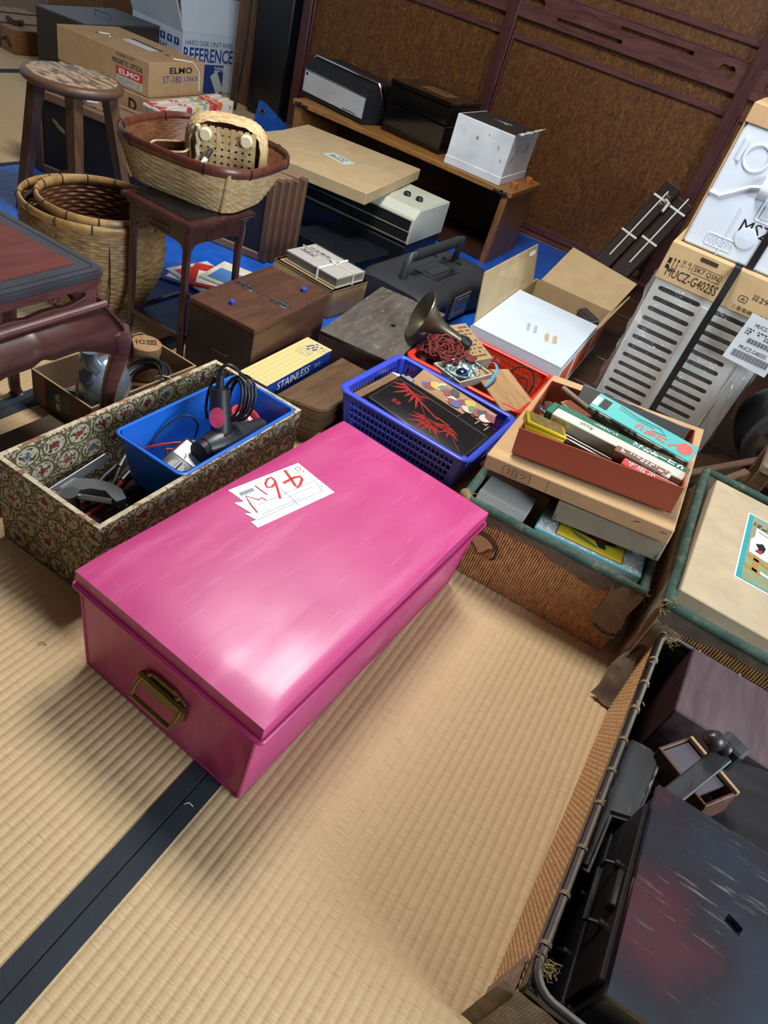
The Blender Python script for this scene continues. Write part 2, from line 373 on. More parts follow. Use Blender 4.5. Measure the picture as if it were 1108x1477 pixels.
# brass bail handle on the near end
b = B(); b.prism([(-.046, -.03), (-.04, -.034), (.04, -.034), (.046, -.03), (.046, .012), (.02, .026), (-.02, .026), (-.046, .012)], 0, .0035, frame((.01, -.342, .12), X, Z)); hp = part(t, 'handle_plate', b, BRASS, label='aged brass handle plate')
b = B(); b.tube([(-.032, -.350, .128), (-.034, -.362, .112), (-.030, -.370, .098), (.05, -.370, .098), (.054, -.362, .112), (.052, -.350, .128)], .0045, 10); b.tube([(-.038, -.3485, .127), (.058, -.3485, .127)], .006, 10); part(hp, 'bail', b, BRASS, True)
b = B()
for x in (-.02, .04): b.cyl((0, 0, 0), .004, .003, 10, frame((x, -.3455, .138), X, Z))
part(hp, 'rivet', b, BRASS, True)
# torn delivery slip with red marks, read from the far side
def lidz(x, y): return lid_f(x / LW + .5, y / LD + .5)[2]
H_ = [0.14449, 0.19954, -0.26049, 0.17283, -0.243, 0.03252, -0.06592, 0.19204]
def SLIP(px, py):
    # slip outline drawn on a 1000-unit sketch, carried to the lid in metres
    a, c = px / 1000, py / 1000; q = H_[6] * a + H_[7] * c + 1
    return ((H_[0] * a + H_[1] * c + H_[2]) / q, (H_[3] * a + H_[4] * c + H_[5]) / q)
out = [(50, 325), (670, 80), (990, 340), (310, 655), (250, 605), (300, 588), (195, 530), (262, 530), (105, 437), (190, 425), (90, 350)]
def on_lid(px, py, off): x, y = SLIP(px, py); return (x, y, .2335 + off)
b = B(); b.prism([SLIP(*q) for q in out], .2325, .2341); slip = part(t, 'paper_slip', b, WHITE, label='torn white delivery slip with red handwriting')
b = B()
def stroke(pts, w):
    P = [Vector((*SLIP(*q), .2347)) for q in pts]; b.tube(P, lambda u: (w, .0003), 6, flat=Z)
stroke([(552, 147), (600, 215), (640, 275), (665, 302), (690, 270), (705, 225), (690, 203), (640, 210), (590, 235), (540, 262)], .0030)
stroke([(470, 260), (440, 295), (395, 300), (380, 265), (400, 225), (435, 212), (465, 240), (490, 320), (512, 400)], .0024)
stroke([(290, 285), (345, 330), (398, 364)], .0014)
stroke([(388, 415), (350, 392), (320, 412), (205, 375), (250, 450), (310, 525)], .0014)
part(slip, 'red_handwriting', b, INKR, True)
b = B()
for k in range(15):
    x = 150 + k * 8; a, c = SLIP(x, 350 - (x - 150) * .40), SLIP(x + 18, 376 - (x - 150) * .40); w_ = .0005 * (1 + k % 3)
    b.tube([(*a, .2345), (*c, .2345)], lambda u, w_=w_: (w_, .0002), 4, flat=Z)
for a_, c_ in (((320, 455), (560, 350)), ((310, 590), (890, 325)), ((520, 310), (690, 470)), ((350, 540), (690, 395)), ((560, 350), (870, 215)), ((590, 385), (800, 290)), ((830, 250), (880, 330))):
    a, c = SLIP(*a_), SLIP(*c_); b.tube([(*a, .2345), (*c, .2345)], lambda u: (.0005, .0002), 4, flat=Z)
part(slip, 'printed_rules', b, GREY)
b = B()
for c_, r_ in (((670, 132), .0055),): b.tube([(SLIP(*c_)[0] + r_ * math.cos(a / 3.2), SLIP(*c_)[1] + r_ * math.sin(a / 3.2), .2345) for a in range(20)], lambda u: (.0007, .0002), 4, True, flat=Z)
for c_ in ((718, 157), (878, 287)): b.cyl((*SLIP(*c_), .2343), .0016, .0004, 10)
part(slip, 'red_stamp', b, INKR)
# ------------------------------------------------------------------ flower-papered carton and its tools
def paper():
    g = G('flower medallion paper'); x, y, z = g.sep(); u = g.math('ADD', x, y)
    rw = g.math('FLOOR', g.math('DIVIDE', z, .050)); u2 = g.math('ADD', g.math('DIVIDE', u, .058), g.math('MULTIPLY', rw, .5))
    fx = g.math('SUBTRACT', g.math('FRACT', u2), .5); fy = g.math('SUBTRACT', g.math('FRACT', g.math('DIVIDE', z, .050)), .5)
    rw2 = g.math('ADD', g.math('MULTIPLY', rw, 17.3), g.math('FLOOR', u2))
    d = g.math('SQRT', g.math('ADD', g.math('MULTIPLY', fx, fx), g.math('MULTIPLY', fy, fy)))
    nz = g.noise(g.co(), 210, 2, .5); ddx = g.math('ADD', d, g.math('MULTIPLY_ADD', nz, .34, -.17))
    wn = g.n('ShaderNodeTexWhiteNoise', noise_dimensions='1D'); g.set(wn.inputs['W'], rw2)
    flower = g.ramp(wn.outputs[0], [(0, lin('7a2f35')), (.40, lin('86404a')), (.55, lin('6f2a2c')), (.70, lin('8f7a35')), (.84, lin('4b5b68')), (1, lin('5f6e3a'))]); flower_n = flower.node; flower_n.color_ramp.interpolation = 'CONSTANT'
    cream = lin('b0a78f') + (1,); dark = lin('3b3322') + (1,)
    leaf = g.math('GREATER_THAN', g.noise(g.co(), 150, 2, .5), .53)
    base = g.mix(g.math('GREATER_THAN', nz, .47), cream, lin('554a34') + (1,))
    ins = g.mix(g.math('MULTIPLY', leaf, g.math('MULTIPLY', g.math('LESS_THAN', d, .36), g.math('GREATER_THAN', d, .13))), cream, dark)
    col = g.mix(g.math('LESS_THAN', d, .47), base, ins)
    ring = g.math('MULTIPLY', g.math('GREATER_THAN', d, .40), g.math('LESS_THAN', d, .475)); col = g.mix(ring, col, lin('5a4e30') + (1,))
    col = g.mix(g.math('LESS_THAN', ddx, .15), col, flower)
    return g.fin(col, .6, spec=.3)
PAPER = paper(); RAWWOOD = wood('raw carton edge', '7a5638', 'a07a55', 'Y', 12, .7)
t = thing('papered_carton', 'open deep carton papered with flower medallions, full of tools, beside the pink trunk', 'box', (-.777, .880, 0), R(-1))
b = B(); b.open_box(-.129, -.287, .001, .129, .287, .200, .011, .001); part(t, 'carton', b, PAPER)
b = B()
for x0, y0, x1, y1 in ((-.1285, -.2865, -.1195, .2865), (.1195, -.2865, .1285, .2865), (-.1195, -.2865, .1195, -.2775), (-.1195, .2775, .1195, .2865)): b.box(x0, y0, .1995, x1, y1, .2012, .0005)
part(t, 'worn_rim', b, plain('worn paper rim', 'b5a88c', .8, var=.4, vs=60, wear='7a5638', wamt=.5))
BLUEP = plain('blue plastic bin', '1d63c4', .33, var=.05); CW = lambda x, y, z: (x, y, z)
t = thing('plastic_bin', 'blue plastic bin of tools sunk into the flower-papered carton', 'bin', (-.742, .972, .078), R(-1))
b = B()
def bin_w(s, inner):
    def f(u, v):
        k = .86 + .14 * v; w_, d_ = (.172 - inner) * k, (.352 - inner) * k; q = rrect(w_, d_, .014, 4); p = q[int(round(u * len(q))) % len(q)]
        return (p[0], p[1], inner / 2 + (.125 - inner / 2) * v)
    return f
b.grid(bin_w(1, 0), 24, 3, True); b.grid(bin_w(1, .006), 24, 3, True)
b.prism(rrect(.172 * .86, .352 * .86, .014, 4), .0, .003); part(t, 'bin_body', b, BLUEP, True, ang=60)
b = B(); b.tube(rrect(.176, .356, .015, 5, .1245), lambda u: (.004, .0025), 8, True, flat=Z)
for sx in (-1, 1): b.box(sx * .0885 - .004, -.06, .105, sx * .0885 + .004, .06, .1265, .002)
part(t, 'rim', b, BLUEP, True)
# in the bin: heat gun, cable loops, tape roll, meter, leads
DG = plain('charcoal plastic', '24282f', .38, bump=.03, bs=500)
t = thing('heat_gun', 'charcoal pistol-shaped hair dryer upside down in the blue bin, its cord bundled round the grip', 'dryer', (-.688, .985, .176))
t.scale = (1.05, 1.0, 1.05)
b = B(); ax = [(-.012, -.078, .006), (-.008, -.055, .006), (-.004, -.02, .004), (0, .02, 0), (.004, .06, -.004), (.006, .085, -.006)]
b.tube(ax, lambda u: .024 + .010 * math.sin(min(1, u * 1.25) * math.pi) , 20); part(t, 'barrel', b, DG, True, ang=60)
b = B(); b.tube([(-.012, -.096, .006), (-.012, -.074, .006)], .022, 20); part(t, 'nozzle', b, BPLA, True)
b = B(); b.tube([(-.006, -.036, .010), (-.02, -.026, .05), (-.034, -.018, .088), (-.040, -.014, .108)], lambda u: (.021 - .001 * u, .019 + .002 * u), 18); b.tube([(-.040, -.014, .106), (-.043, -.012, .125), (-.044, -.011, .135)], lambda u: .009 - .003 * u, 10); part(t, 'grip', b, DG, True, ang=50)
b = B()
for k in range(4): b.box(.028, -.06 + k * .008, .008, .0345, -.056 + k * .008, .022)
for k in range(3): b.box(-.012 + k * .008, -.045, .0335, -.007 + k * .008, -.025, .0365)
part(t, 'vents', b, BPLA, stuff=True)
def sticker(par, mat, c, r, u, w, h, label=None, name='sticker'): return panel(par, name, mat, c, r, u, w, h, .001, label, circle(.5, 20))
ORANGE = plain('magenta sticker', 'd0486a', .4, var=.2, vs=60)
g_ = Vector((-.030, -.021, .068)); sticker(t, ORANGE, g_ + Vector((.0135, -.0235, -.004)), (.85, .5, .1), (-.3, .12, .95), .030, .042, 'magenta and yellow oval sticker')
b = B()
for k in range(6):
    rx, rz_, o = .024 + .004 * (k % 3), .042 + .004 * (k % 2), (k - 2.5) * .0042
    b.tube([(-.040 + .030 + o * .5 + rx * math.cos(a / 14 * 6.283) * .9, .004 + o + .012 * math.sin(a / 14 * 6.283), .092 + rz_ * math.sin(a / 14 * 6.283)) for a in range(14)], .003, 7, True)
b.tube(smooth_path([(-.044, -.011, .133), (-.044, -.009, .150), (-.034, .0, .157), (-.018, .012, .146), (-.010, .02, .118)]), .0035, 8); b.tube(smooth_path([(-.056, -.012, .125), (-.064, -.016, .09), (-.056, -.03, .06), (-.04, -.044, .05)]), .003, 7)
part(t, 'cord', b, RUBBER, True, stuff=True)
t = thing('tape_roll', 'round red tape can with a paper label in the blue bin', 'tape', (-.735, 1.075, .158), rot=(R(-8), R(14), 0))
b = B(); b.lathe([(.030, -.02), (.034, -.018), (.035, .016), (.034, .019), (.028, .019), (.028, .004), (0, .004)], 28, capb=True); part(t, 'can', b, plain('red tin', 'c4302c', .35), True)
b = B(); b.cyl((0, 0, .005), .024, .0012, 24); lb = part(t, 'paper_label', b, WHITE); b = B()
b.tube([(.021 * math.cos(a / 4), .021 * math.sin(a / 4), .0064) for a in range(25)], lambda u: (.0012, .0002), 4, True, flat=Z); b.cyl((0, 0, .0062), .012, .0005, 18); part(lb, 'red_ring', b, REDP)
t = thing('test_meter', 'black analogue test meter with a round dial knob in the blue bin', 'meter', (-.722, .862, .148), rot=(R(12), R(16), R(8)))
b = B(); b.box(-.034, -.045, -.014, .034, .06, .014, .004, seg=2); part(t, 'meter_case', b, BPLA, True)
b = B(); b.box(-.028, .008, .0135, .028, .052, .0155, .001); part(t, 'scale_window', b, plain('pale scale', '9fb0bf', .25, var=.3, vs=70), label='pale scale window')
b = B(); b.cyl((0, -.02, .014), .017, .007, 24); b.box(-.0035, -.036, .02, .0035, -.004, .025, .001); part(t, 'dial_knob', b, BPLA, True)
b = B()
for k in range(20): a = k * .314; b.box(-.0008, .020, .0142, .0008, .0235, .0147, M=Matrix.Translation((0, -.02, 0)) @ Matrix.Rotation(a, 4, 'Z'))
b.tube([(.019 * math.cos(a * .26), -.02 + .019 * math.sin(a * .26), .0144) for a in range(24)], lambda u: (.0006, .0003), 4, True, flat=Z); part(t, 'dial_marks', b, plain('dial print', '5f8f78', .6), stuff=True)
def wire(name, label, mat, pts, r=.0022, cat='cable', group=None):
    P = [Vector(p) for p in pts]; q = []
    for i in range(len(P) - 1):
        p0, p1, p2, p3 = P[max(0, i - 1)], P[i], P[i + 1], P[min(len(P) - 1, i + 2)]
        for k in range(6):
            u = k / 6; q.append(.5 * ((2 * p1) + (p2 - p0) * u + (2 * p0 - 5 * p1 + 4 * p2 - p3) * u * u + (3 * p1 - p0 - 3 * p2 + p3) * u ** 3))
    q.append(P[-1]); b = B(); b.tube(q, r, 7); return single(name, label, cat, b, mat, smooth=True)
RWIRE = plain('red lead', 'c2323c', .4); 
wire('test_lead', 'thick red test lead looping over the black meter in the blue bin', RWIRE, [(-.822, .86, .135), (-.79, .88, .155), (-.755, .92, .162), (-.735, .945, .155), (-.75, .925, .145), (-.79, .885, .14)], .0028)
wire('test_lead', 'thin red lead curling down beside the dial knob', RWIRE, [(-.775, .905, .150), (-.745, .895, .166), (-.722, .875, .166), (-.722, .852, .150)], .0022)
wire('test_lead', 'slim black lead arching up against the left wall of the blue bin', RUBBER, [(-.815, .87, .14), (-.812, .91, .172), (-.795, .95, .195), (-.772, .965, .180), (-.768, .955, .150)], .0022)
wire('test_lead', 'black lead draped over the near end of the meter', RUBBER, [(-.785, .88, .15), (-.762, .862, .166), (-.738, .848, .160), (-.728, .838, .146)], .0022)
b = B(); b.box(-.016, -.01, -.007, .016, .01, .007, .003); single('plug', 'small off-white plug between the red leads', 'plug', b, plain('ivory plastic', 'c9c2b2', .5), (-.745, .935, .148), rot=(0, R(20), R(30)))
# in the carton: pipe cutter, bars and pliers
t = thing('pipe_cutter', 'grey cast-metal pipe cutter lying in the near end of the papered carton', 'tool', (-.815, .715, .095), rot=(R(4), R(-8), R(28)))
CAST = plain('cast aluminium', '888d92', .42, .85, bump=.1, bs=300)
b = B(); b.plate([(-.075, -.005), (-.066, .022), (-.04, .036), (0, .04), (.035, .034), (.058, .020), (.075, -.004), (.06, -.016), (.045, -.004), (.03, .010), (.0, .012), (-.018, .004), (-.024, -.018), (-.044, -.026), (-.06, -.022)], [], .02)
bmesh.ops.bevel(b.bm, geom=[e for e in b.bm.edges if len(e.link_faces) == 2 and e.calc_face_angle(0) > .9], offset=.004, segments=2, affect='EDGES'); part(t, 'frame', b, CAST, True, ang=50)
b = B(); b.tube([(-.03, -.012, .012), (-.03, -.012, -.042)], .014, 16); b.tube([(-.03, -.012, .016), (-.03, -.012, .010)], .017, 16); part(t, 'roller', b, DSTEEL, True)
b = B(); b.tube([(-.02, -.008, .004), (.05, -.012, .004)], .0065, 12); part(t, 'feed_screw', b, STEEL, True)
b = B(); b.cyl((-.058, 0, .0095), .0055, .002, 12); part(t, 'pivot_pin', b, plain('rust', '5d4030', .7), True)
b = B(); b.tube([(-.012, -.11, 0), (.012, .11, 0)], .013, 16); single('steel_bar', 'long round grey metal bar beneath the pipe cutter', 'bar', b, plain('oxidised pipe', '6e645a', .5, .6, var=.3), (-.735, .70, .032), rot=(R(2), 0, R(-14)), smooth=True)
for k, (x, y, z, rz, mat_, lb) in enumerate([(-.86, .82, .07, 20, RUBBER, 'black-handled pliers against the left wall of the papered carton'), (-.835, .80, .062, 8, plain('red grip', '93302a', .5), 'red-handled pliers beside the blue bin'), (-.80, .815, .055, -6, RUBBER, 'black-gripped pliers deep beside the blue bin')]):
    t = thing('pliers', lb, 'pliers', (x, y, z), rot=(R(8), 0, R(rz)))
    for s in (-1, 1):
        b = B(); b.tube([(s * .004, .02, 0), (s * .012, -.02, 0), (s * .014, -.06, 0), (s * .008, -.10, 0)], .006, 10); part(t, 'grip', b, mat_, True)
    b = B(); b.tube([(0, .015, 0), (0, .04, 0), (0, .07, 0)], lambda u: (.012 - .008 * u, .006), 10); part(t, 'jaws', b, DSTEEL, True)
b = B(); b.box(-.10, -.24, .012, .10, .24, .05, .004); single('toolbox_tray', 'dark metal tray of odds under the tools in the papered carton', 'tray', b, plain('dark steel tray', '26231f', .6, .3), (-.777, .885, 0))
b = B(); b.box(-.009, -.08, -.002, .009, .08, .002, .001); single('file', 'flat steel file leaning behind the pipe cutter', 'file', b, DSTEEL, (-.87, .73, .10), rot=(R(14), R(60), R(12)))
# ------------------------------------------------------------------ shallow open carton under the low table
t = thing('shallow_carton', 'shallow open brown carton with a black printed band, under the low table', 'box', (-1.125, 1.085, 0), R(-2))
CB = kraft('brown carton', '7d6552', .7)
b = B(); b.open_box(-.100, -.165, .005, .100, .165, .095, .004, .0008); part(t, 'carton', b, CB); b = B(); b.box(-.0955, -.02, .01, .0955, -.017, .07); part(t, 'divider', b, CB)
b = B()
for q in ((-.1, -.165, .1, -.161), (-.1, .161, .1, .165), (-.1, -.161, -.096, .161), (.096, -.161, .1, .161)): b.box(q[0], q[1], .0945, q[2], q[3], .0962)
part(t, 'cut_edge', b, plain('pale card edge', '9c8463', .8))
bp = panel(t, 'printed_band', plain('black band', '100f11', .45), (-.010, -.1652, .05), X, Z, .085, .088, .0006, 'black band with white lettering')
text(bp, '道具', WHITE, (-.01, -.1662, .05), Z, (-1, 0, 0), w=.05, h=.016)
for sx in (-.055, .034): panel(bp, 'red_line', REDP, (sx, -.1652, .05), X, Z, .0016, .088, .0007)
t = thing('vacuum_head', 'silver domed appliance with a stub neck standing in the shallow brown carton', 'appliance', (-1.078, 1.005, .012))
SILV = plain('silver blue plastic', '8494a3', .22, .5, var=.06); 
b = B(); b.grid(lambda u, v: ((.058 - .018 * max(0, -math.cos(v * 3.1416))) * math.sin(v * 3.1416) * math.cos(u * 6.2832), (.064) * math.sin(v * 3.1416) * math.sin(u * 6.2832) - .035 * (1 - v) ** 2, .092 - .082 * math.cos(v * 3.1416) * .95 - .006), 36, 20, True); part(t, 'body', b, SILV, True, ang=80)
b = B(); b.tube([(.0, -.03, .135), (.0, -.052, .175), (.002, -.052, .20)], .0185, 20); b.tube([(.0, -.048, .125), (0, -.060, .132)], .019, 18); part(t, 'neck', b, SILV, True)
b = B()
for k in range(6): b.tube([(-.050 - .0005 * k, -.032 + .006 * k, .085 + .0 * k), (-.051, -.032 + .006 * k, .112)], .0016, 6)
part(t, 'vents', b, BPLA, stuff=True)
b = B(); b.tube([(-.03, -.058, .012), (0, -.07, .008), (.03, -.058, .012)], .010, 12); part(t, 'front_foot', b, SILV, True)
def coil(name, label, c, r, n, th, mat_, tilt=(0, 0, 0), sp=.004, seed=0):
    rd = random.Random(seed); b = B()
    for k in range(n):
        rr = r * (1 - .05 * (k % 4)) + rd.uniform(-.003, .003); ox, oy, oz = rd.uniform(-.006, .006), rd.uniform(-.006, .006), (k // 3) * th * 1.7 + rd.uniform(0, .002)
        b.tube([(ox + rr * math.cos(a / 26 * 6.283), oy + rr * math.sin(a / 26 * 6.283), oz + th + .004 * math.sin(a * .5 + k)) for a in range(26)], th, 7, True)
    t = thing(name, label, 'cable', c, rot=tilt); part(t, 'loops', b, mat_, True, stuff=True)
    b = B(); b.tube([(r * .93 + (th * 5) * math.cos(a * .785), 0, th * n * .30 + th * n * .42 * math.sin(a * .785)) for a in range(8)], .0016, 5, True); part(t, 'tie', b, STRING, True); return t
coil('cable_coil', 'thick black cable coiled in the shallow carton in front of the round wooden box', (-1.075, 1.135, .05), .058, 10, .0052, RUBBER, (R(24), R(-20), R(20)))
coil('cable_coil', 'thin brown cable coiled under the silver appliance', (-1.165, .975, .014), .036, 9, .0032, plain('brown cable', '3a2620', .45), (0, 0, 0), seed=3)
t = thing('wooden_drum_box', 'round wooden box with brushed black characters on its lid', 'box', (-1.155, 1.205, .012))
LW_ = wood('pale lid wood', '8f6b47', 'b08c62', 'X', 14, .6)
b = B(); b.lathe([(.034, 0), (.036, .004), (.036, .074)], 28, capb=True, capt=True); part(t, 'drum', b, LW_, True)
b = B(); b.lathe([(.039, .072), (.040, .076), (.040, .096), (.037, .099)], 32, capb=True, capt=True); ld = part(t, 'lid', b, LW_, True)
text(ld, '古\n銭', INK, (0, 0, .0992), (-.75, .65, 0), (-.65, -.75, 0), h=.056)
b = B(); b.box(-.085, -.12, .001, .085, .12, .05, .002); single('flat_carton', 'flat dull brown carton on the mat in front of the low table\'s far leg', 'box', b, kraft('dull carton', '594a3d', .75), (-1.035, .755, 0), R(-1))
# ------------------------------------------------------------------ low carved table at the left edge
TABLE = wood('dark red table wood', '482626', '68403a', 'Y', 8, .32, .3, 5, .04, spec=.6); TOPRED = wood('worn red table top', '4a1b15', '6b2c20', 'Y', 10, .45, .1); TOPGREY = plain('greyed table edge', '33343a', .38, var=.2, vs=14)
t = thing('low_table', 'low dark red carved table with a greyed rim and cabriole legs at the left edge', 'table', (-1.127, .737, 0))
hw, hd = .152, .1765
b = B(); b.prism(rrect(2 * hw, 2 * hd, .022, 4), .432, .450); bmesh.ops.bevel(b.bm, geom=[e for e in b.bm.edges if abs(e.verts[0].co.z - e.verts[1].co.z) < 1e-6], offset=.004, segments=2, affect='EDGES'); part(t, 'top_rim', b, TOPGREY, True, label='greyed table rim')
b = B(); b.prism(rrect(2 * hw - .08, 2 * hd - .08, .004, 2), .4495, .4512); part(t, 'top_panel', b, TOPRED, label='worn red top panel')
b = B(); b.prism(rrect(2 * hw - .006, 2 * hd - .006, .020, 4), .418, .433); part(t, 'edge_moulding', b, TABLE, True)
b = B(); b.tube([(x, y, .4497) for x, y in rrect(2 * hw - .034, 2 * hd - .034, .012, 4)], .0012, 5, True); part(t, 'incised_line', b, BPLA)
def cloud(cx, L, h):
    q = []
    N = 40
    for k in range(N):
        a = 2 * math.pi * k / N; x = L / 2 * math.copysign(abs(math.cos(a)) ** .7, math.cos(a)); y = h / 2 * math.copysign(abs(math.sin(a)) ** .6, math.sin(a)); y *= 1 + .16 * math.cos(x / L * 6.283 * 3.0)
        q.append((cx + x, y))
    return q
for s, ax_, half in ((1, 'x', hd), (-1, 'x', hd), (1, 'y', hw), (-1, 'y', hw)):
    L = 2 * half - .05; b = B(); o = (s * (hw - .010), 0, .408) if ax_ == 'x' else (0, s * (hd - .010), .408); r = (0, s, 0) if ax_ == 'x' else (-s, 0, 0)
    hl = [cloud(0, L * .84, .030)]
    b.plate([(-L / 2, -.028), (L / 2, -.028), (L / 2, .022), (-L / 2, .022)], hl, .012, frame(o, r, Z))
    ap = part(t, 'pierced_frieze', b, TABLE)
    b = B()
    for h in hl:
        cx = sum(p[0] for p in h) / len(h); M = frame(o, r, Z)
        b.tube([M @ Vector((x, y, .006)) for x, y in h], .0016, 5, True)
        for cq in (-L * .21, L * .21):
            for sg in (-1, 1): b.tube([M @ Vector((cx + cq + sg * (.006 + .006 * math.cos(a)), .005 * math.sin(a) - sg * .003, .0)) for a in [i * .7 for i in range(9)]], .0022, 5, True)
            b.tube([M @ Vector((cx + cq + .013, -.010, 0)), M @ Vector((cx + cq + .013, .010, 0))], .004, 6)
    part(ap, 'carved_scroll', b, TABLE, True)
b = B()
for s in (-1, 1):
    b.tube([(s * (hw - .002), -hd + .004, .378), (s * (hw - .002), hd - .004, .378)], .007, 8); b.tube([(-hw + .004, s * (hd - .002), .378), (hw - .004, s * (hd - .002), .378)], .007, 8)
part(t, 'bead_moulding', b, TABLE, True)
# bulging apron with a cusped lower edge
def apron(s, ax_, half):
    def f(u, v):
        p = (u - .5) * 2; drop = .058 + .062 * max(0, abs(p) - .35) ** 1.3 * 1.8 - .010 * max(0, 1 - abs(p) / .10) ; z = .374 - v * drop
        out = .002 + .040 * math.sin(min(1, v * 1.02) * math.pi * .62)
        e = half + out - .002; c = p * e; n_ = (hw if ax_ == 'x' else hd) + out - .012
        return (s * n_, s * c, z) if ax_ == 'x' else (-s * c, s * n_, z)
    return f
for s in (1, -1):
    for ax_, half in (('x', hd), ('y', hw)):
        b = B(); b.grid(apron(s, ax_, half), 60, 14); bmesh.ops.solidify(b.bm, geom=list(b.bm.faces), thickness=.010); part(t, 'apron', b, TABLE, True)
for sx in (-1, 1):
    for sy in (-1, 1):
        b = B(); x, y = sx * (hw + .016), sy * (hd + .016)
        b.tube([(x - sx * .004, y - sy * .004, .322), (x + sx * .001, y + sy * .001, .305), (x, y, .27), (x - sx * .012, y - sy * .012, .20), (x - sx * .022, y - sy * .022, .10), (x - sx * .020, y - sy * .020, .03), (x - sx * .010, y - sy * .010, .006), (x - sx * .010, y - sy * .010, .001)], lambda u: .025 - .012 * min(1, u * 1.5) + (.004 if u > .93 else 0), 18); part(t, 'leg', b, TABLE, True)
# ------------------------------------------------------------------ woven things
def weave_mat(name, c1, c2, rough=.55, s=46, pitch=.0084):
    g = G(name); x, y, z = g.sep(); row = g.math('FLOOR', g.math('DIVIDE', z, pitch)); an = g.math('MULTIPLY', g.math('ARCTAN2', y, x), 3)
    f = g.noise(g.comb(g.math('MULTIPLY', row, 3.17), an, 0), 1.6, 3, .6); f2 = g.noise(g.co(), s, 4, .6)
    col = g.ramp(f, [(.3, lin(c1)), (.7, lin(c2))]); col = g.mix(g.math('MULTIPLY', f2, .4), col, sc4(lin(c1), .6)); g.bump(f2, .3, .001); return g.fin(col, rough, spec=.35)
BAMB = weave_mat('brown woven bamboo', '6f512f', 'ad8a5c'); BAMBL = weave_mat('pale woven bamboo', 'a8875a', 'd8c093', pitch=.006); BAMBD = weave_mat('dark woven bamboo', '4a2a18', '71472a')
HOOP = wood('bamboo hoop', '8b6536', 'b99660', 'Z', 9, .4, .1, 3); HOOPD = wood('stained bamboo hoop', '4b241b', '6b3a2b', 'Z', 9, .35, .2, 3)
def woven(b, pos, nu_st, nrow, amp, sub=4):
    "basket wall: pos(u, v) -> (point, outward); strands pass over and under stakes"
    nu, nv = nu_st * sub, nrow * 3
    def f(u, v):
        p, n = pos(u, v); row = int(v * nrow * .9999); fr = v * nrow - row
        w = math.sin(u * nu_st * math.pi) * (1 if row % 2 else -1); edge = math.sin(min(1, max(0, fr)) * math.pi)
        return Vector(p) + Vector(n) * amp * (w * .38 + 1.0 * edge)
    b.grid(f, nu, nv, True); return b
def big_basket(t, rim_r, bot_r, bel_r, z0, z1, c, matw, hoop, hr, st, rows, hname='hoop'):
    def pos(u, v):
        a = u * 6.28319; z = z0 + (z1 - z0) * v; q = v
        r = bot_r + (bel_r - bot_r) * math.sin(min(1, q / .62) * math.pi / 2) if q < .62 else bel_r + (rim_r - bel_r) * ((q - .62) / .38) ** 1.5
        return (c[0] + r * math.cos(a), c[1] + r * math.sin(a), z), (math.cos(a), math.sin(a), 0)
    b = B(); woven(b, pos, st, rows, .0040); b.cyl((c[0], c[1], z0), bot_r, .004, 32); w = part(t, 'woven_wall', b, matw, True, ang=85)
    b = B(); b.tube([(c[0] + (rim_r + .002) * math.cos(a / 56 * 6.2832), c[1] + (rim_r + .002) * math.sin(a / 56 * 6.2832), z1) for a in range(56)], (hr * .55, hr), 10, True, flat=Z); part(t, hname, b, hoop, True)
    b = B()
    for k in range(13):
        a = k / 13 * 6.2832 + .2; x, y = math.cos(a), math.sin(a)
        b.tube([(c[0] + (rim_r + .002 + hr * .75 * math.cos(q * .785)) * x, c[1] + (rim_r + .002 + hr * .75 * math.cos(q * .785)) * y, z1 + hr * 1.2 * math.sin(q * .785)) for q in range(8)], .0014, 5, True)
    part(t, 'binding', b, plain('dark binding wire', '231d18', .6), stuff=True); return w
t = thing('bamboo_basket', 'big round brown bamboo basket with a bulging belly behind the low table', 'basket', (-1.545, 1.400, .006))
big_basket(t, .184, .120, .190, .0, .285, (0, 0), BAMB, HOOP, .011, 44, 34)
b = B(); b.tube([(.181 * math.cos(a / 48 * 6.2832), .181 * math.sin(a / 48 * 6.2832), .262) for a in range(48)], .005, 8, True); part(t, 'dark_band', b, plain('dark cane band', '32241a', .6), True)
b = B()
for a in (-.55, -1.25, 2.4, 1.2):
    x, y = math.cos(a), math.sin(a); b.tube([(.186 * x, .186 * y, .262), (.196 * x, .196 * y, .2), (.195 * x, .195 * y, .12), (.17 * x, .17 * y, .05)], .002, 5)
part(t, 'cord', b, RUBBER, True, stuff=True)
t = thing('bamboo_basket', 'plainer round bamboo basket nested inside the big bulging one', 'basket', (-1.530, 1.408, .03))
big_basket(t, .158, .110, .150, .0, .272, (0, 0), BAMBD, HOOP, .013, 38, 26)
# ------------------------------------------------------------------ round stool
STOOL = wood('worn stool wood', '4d3727', '725640', 'Z', 9, .38, .15, 7)
def stool_top():
    g = G('flaking stool seat'); f = g.noise(g.map((3, 9, 1)), 7, 8, .7, .5); w = g.ramp(f, [(.47, (0, 0, 0)), (.53, (1, 1, 1))]); x, y, z = g.sep()
    e = g.math('SQRT', g.math('ADD', g.math('MULTIPLY', x, x), g.math('MULTIPLY', y, y))); w2 = g.math('MULTIPLY', w, g.math('LESS_THAN', e, .125))
    col = g.mix(w2, lin('5a412f') + (1,), lin('a9906f') + (1,)); g.bump(w, .3, .001); return g.fin(col, .42, coat=.1)
t = thing('round_stool', 'round wooden stool with a flaking seat on splayed legs, behind the bamboo baskets', 'stool', (-2.045, 1.775, .004))
t.scale = (1.07, 1.07, 1.0)
b = B(); b.lathe([(.10, .418), (.128, .420), (.142, .430), (.144, .440), (.139, .449), (.125, .453), (0, .4535)], 48, capb=True); part(t, 'seat', b, stool_top(), True, ang=60)
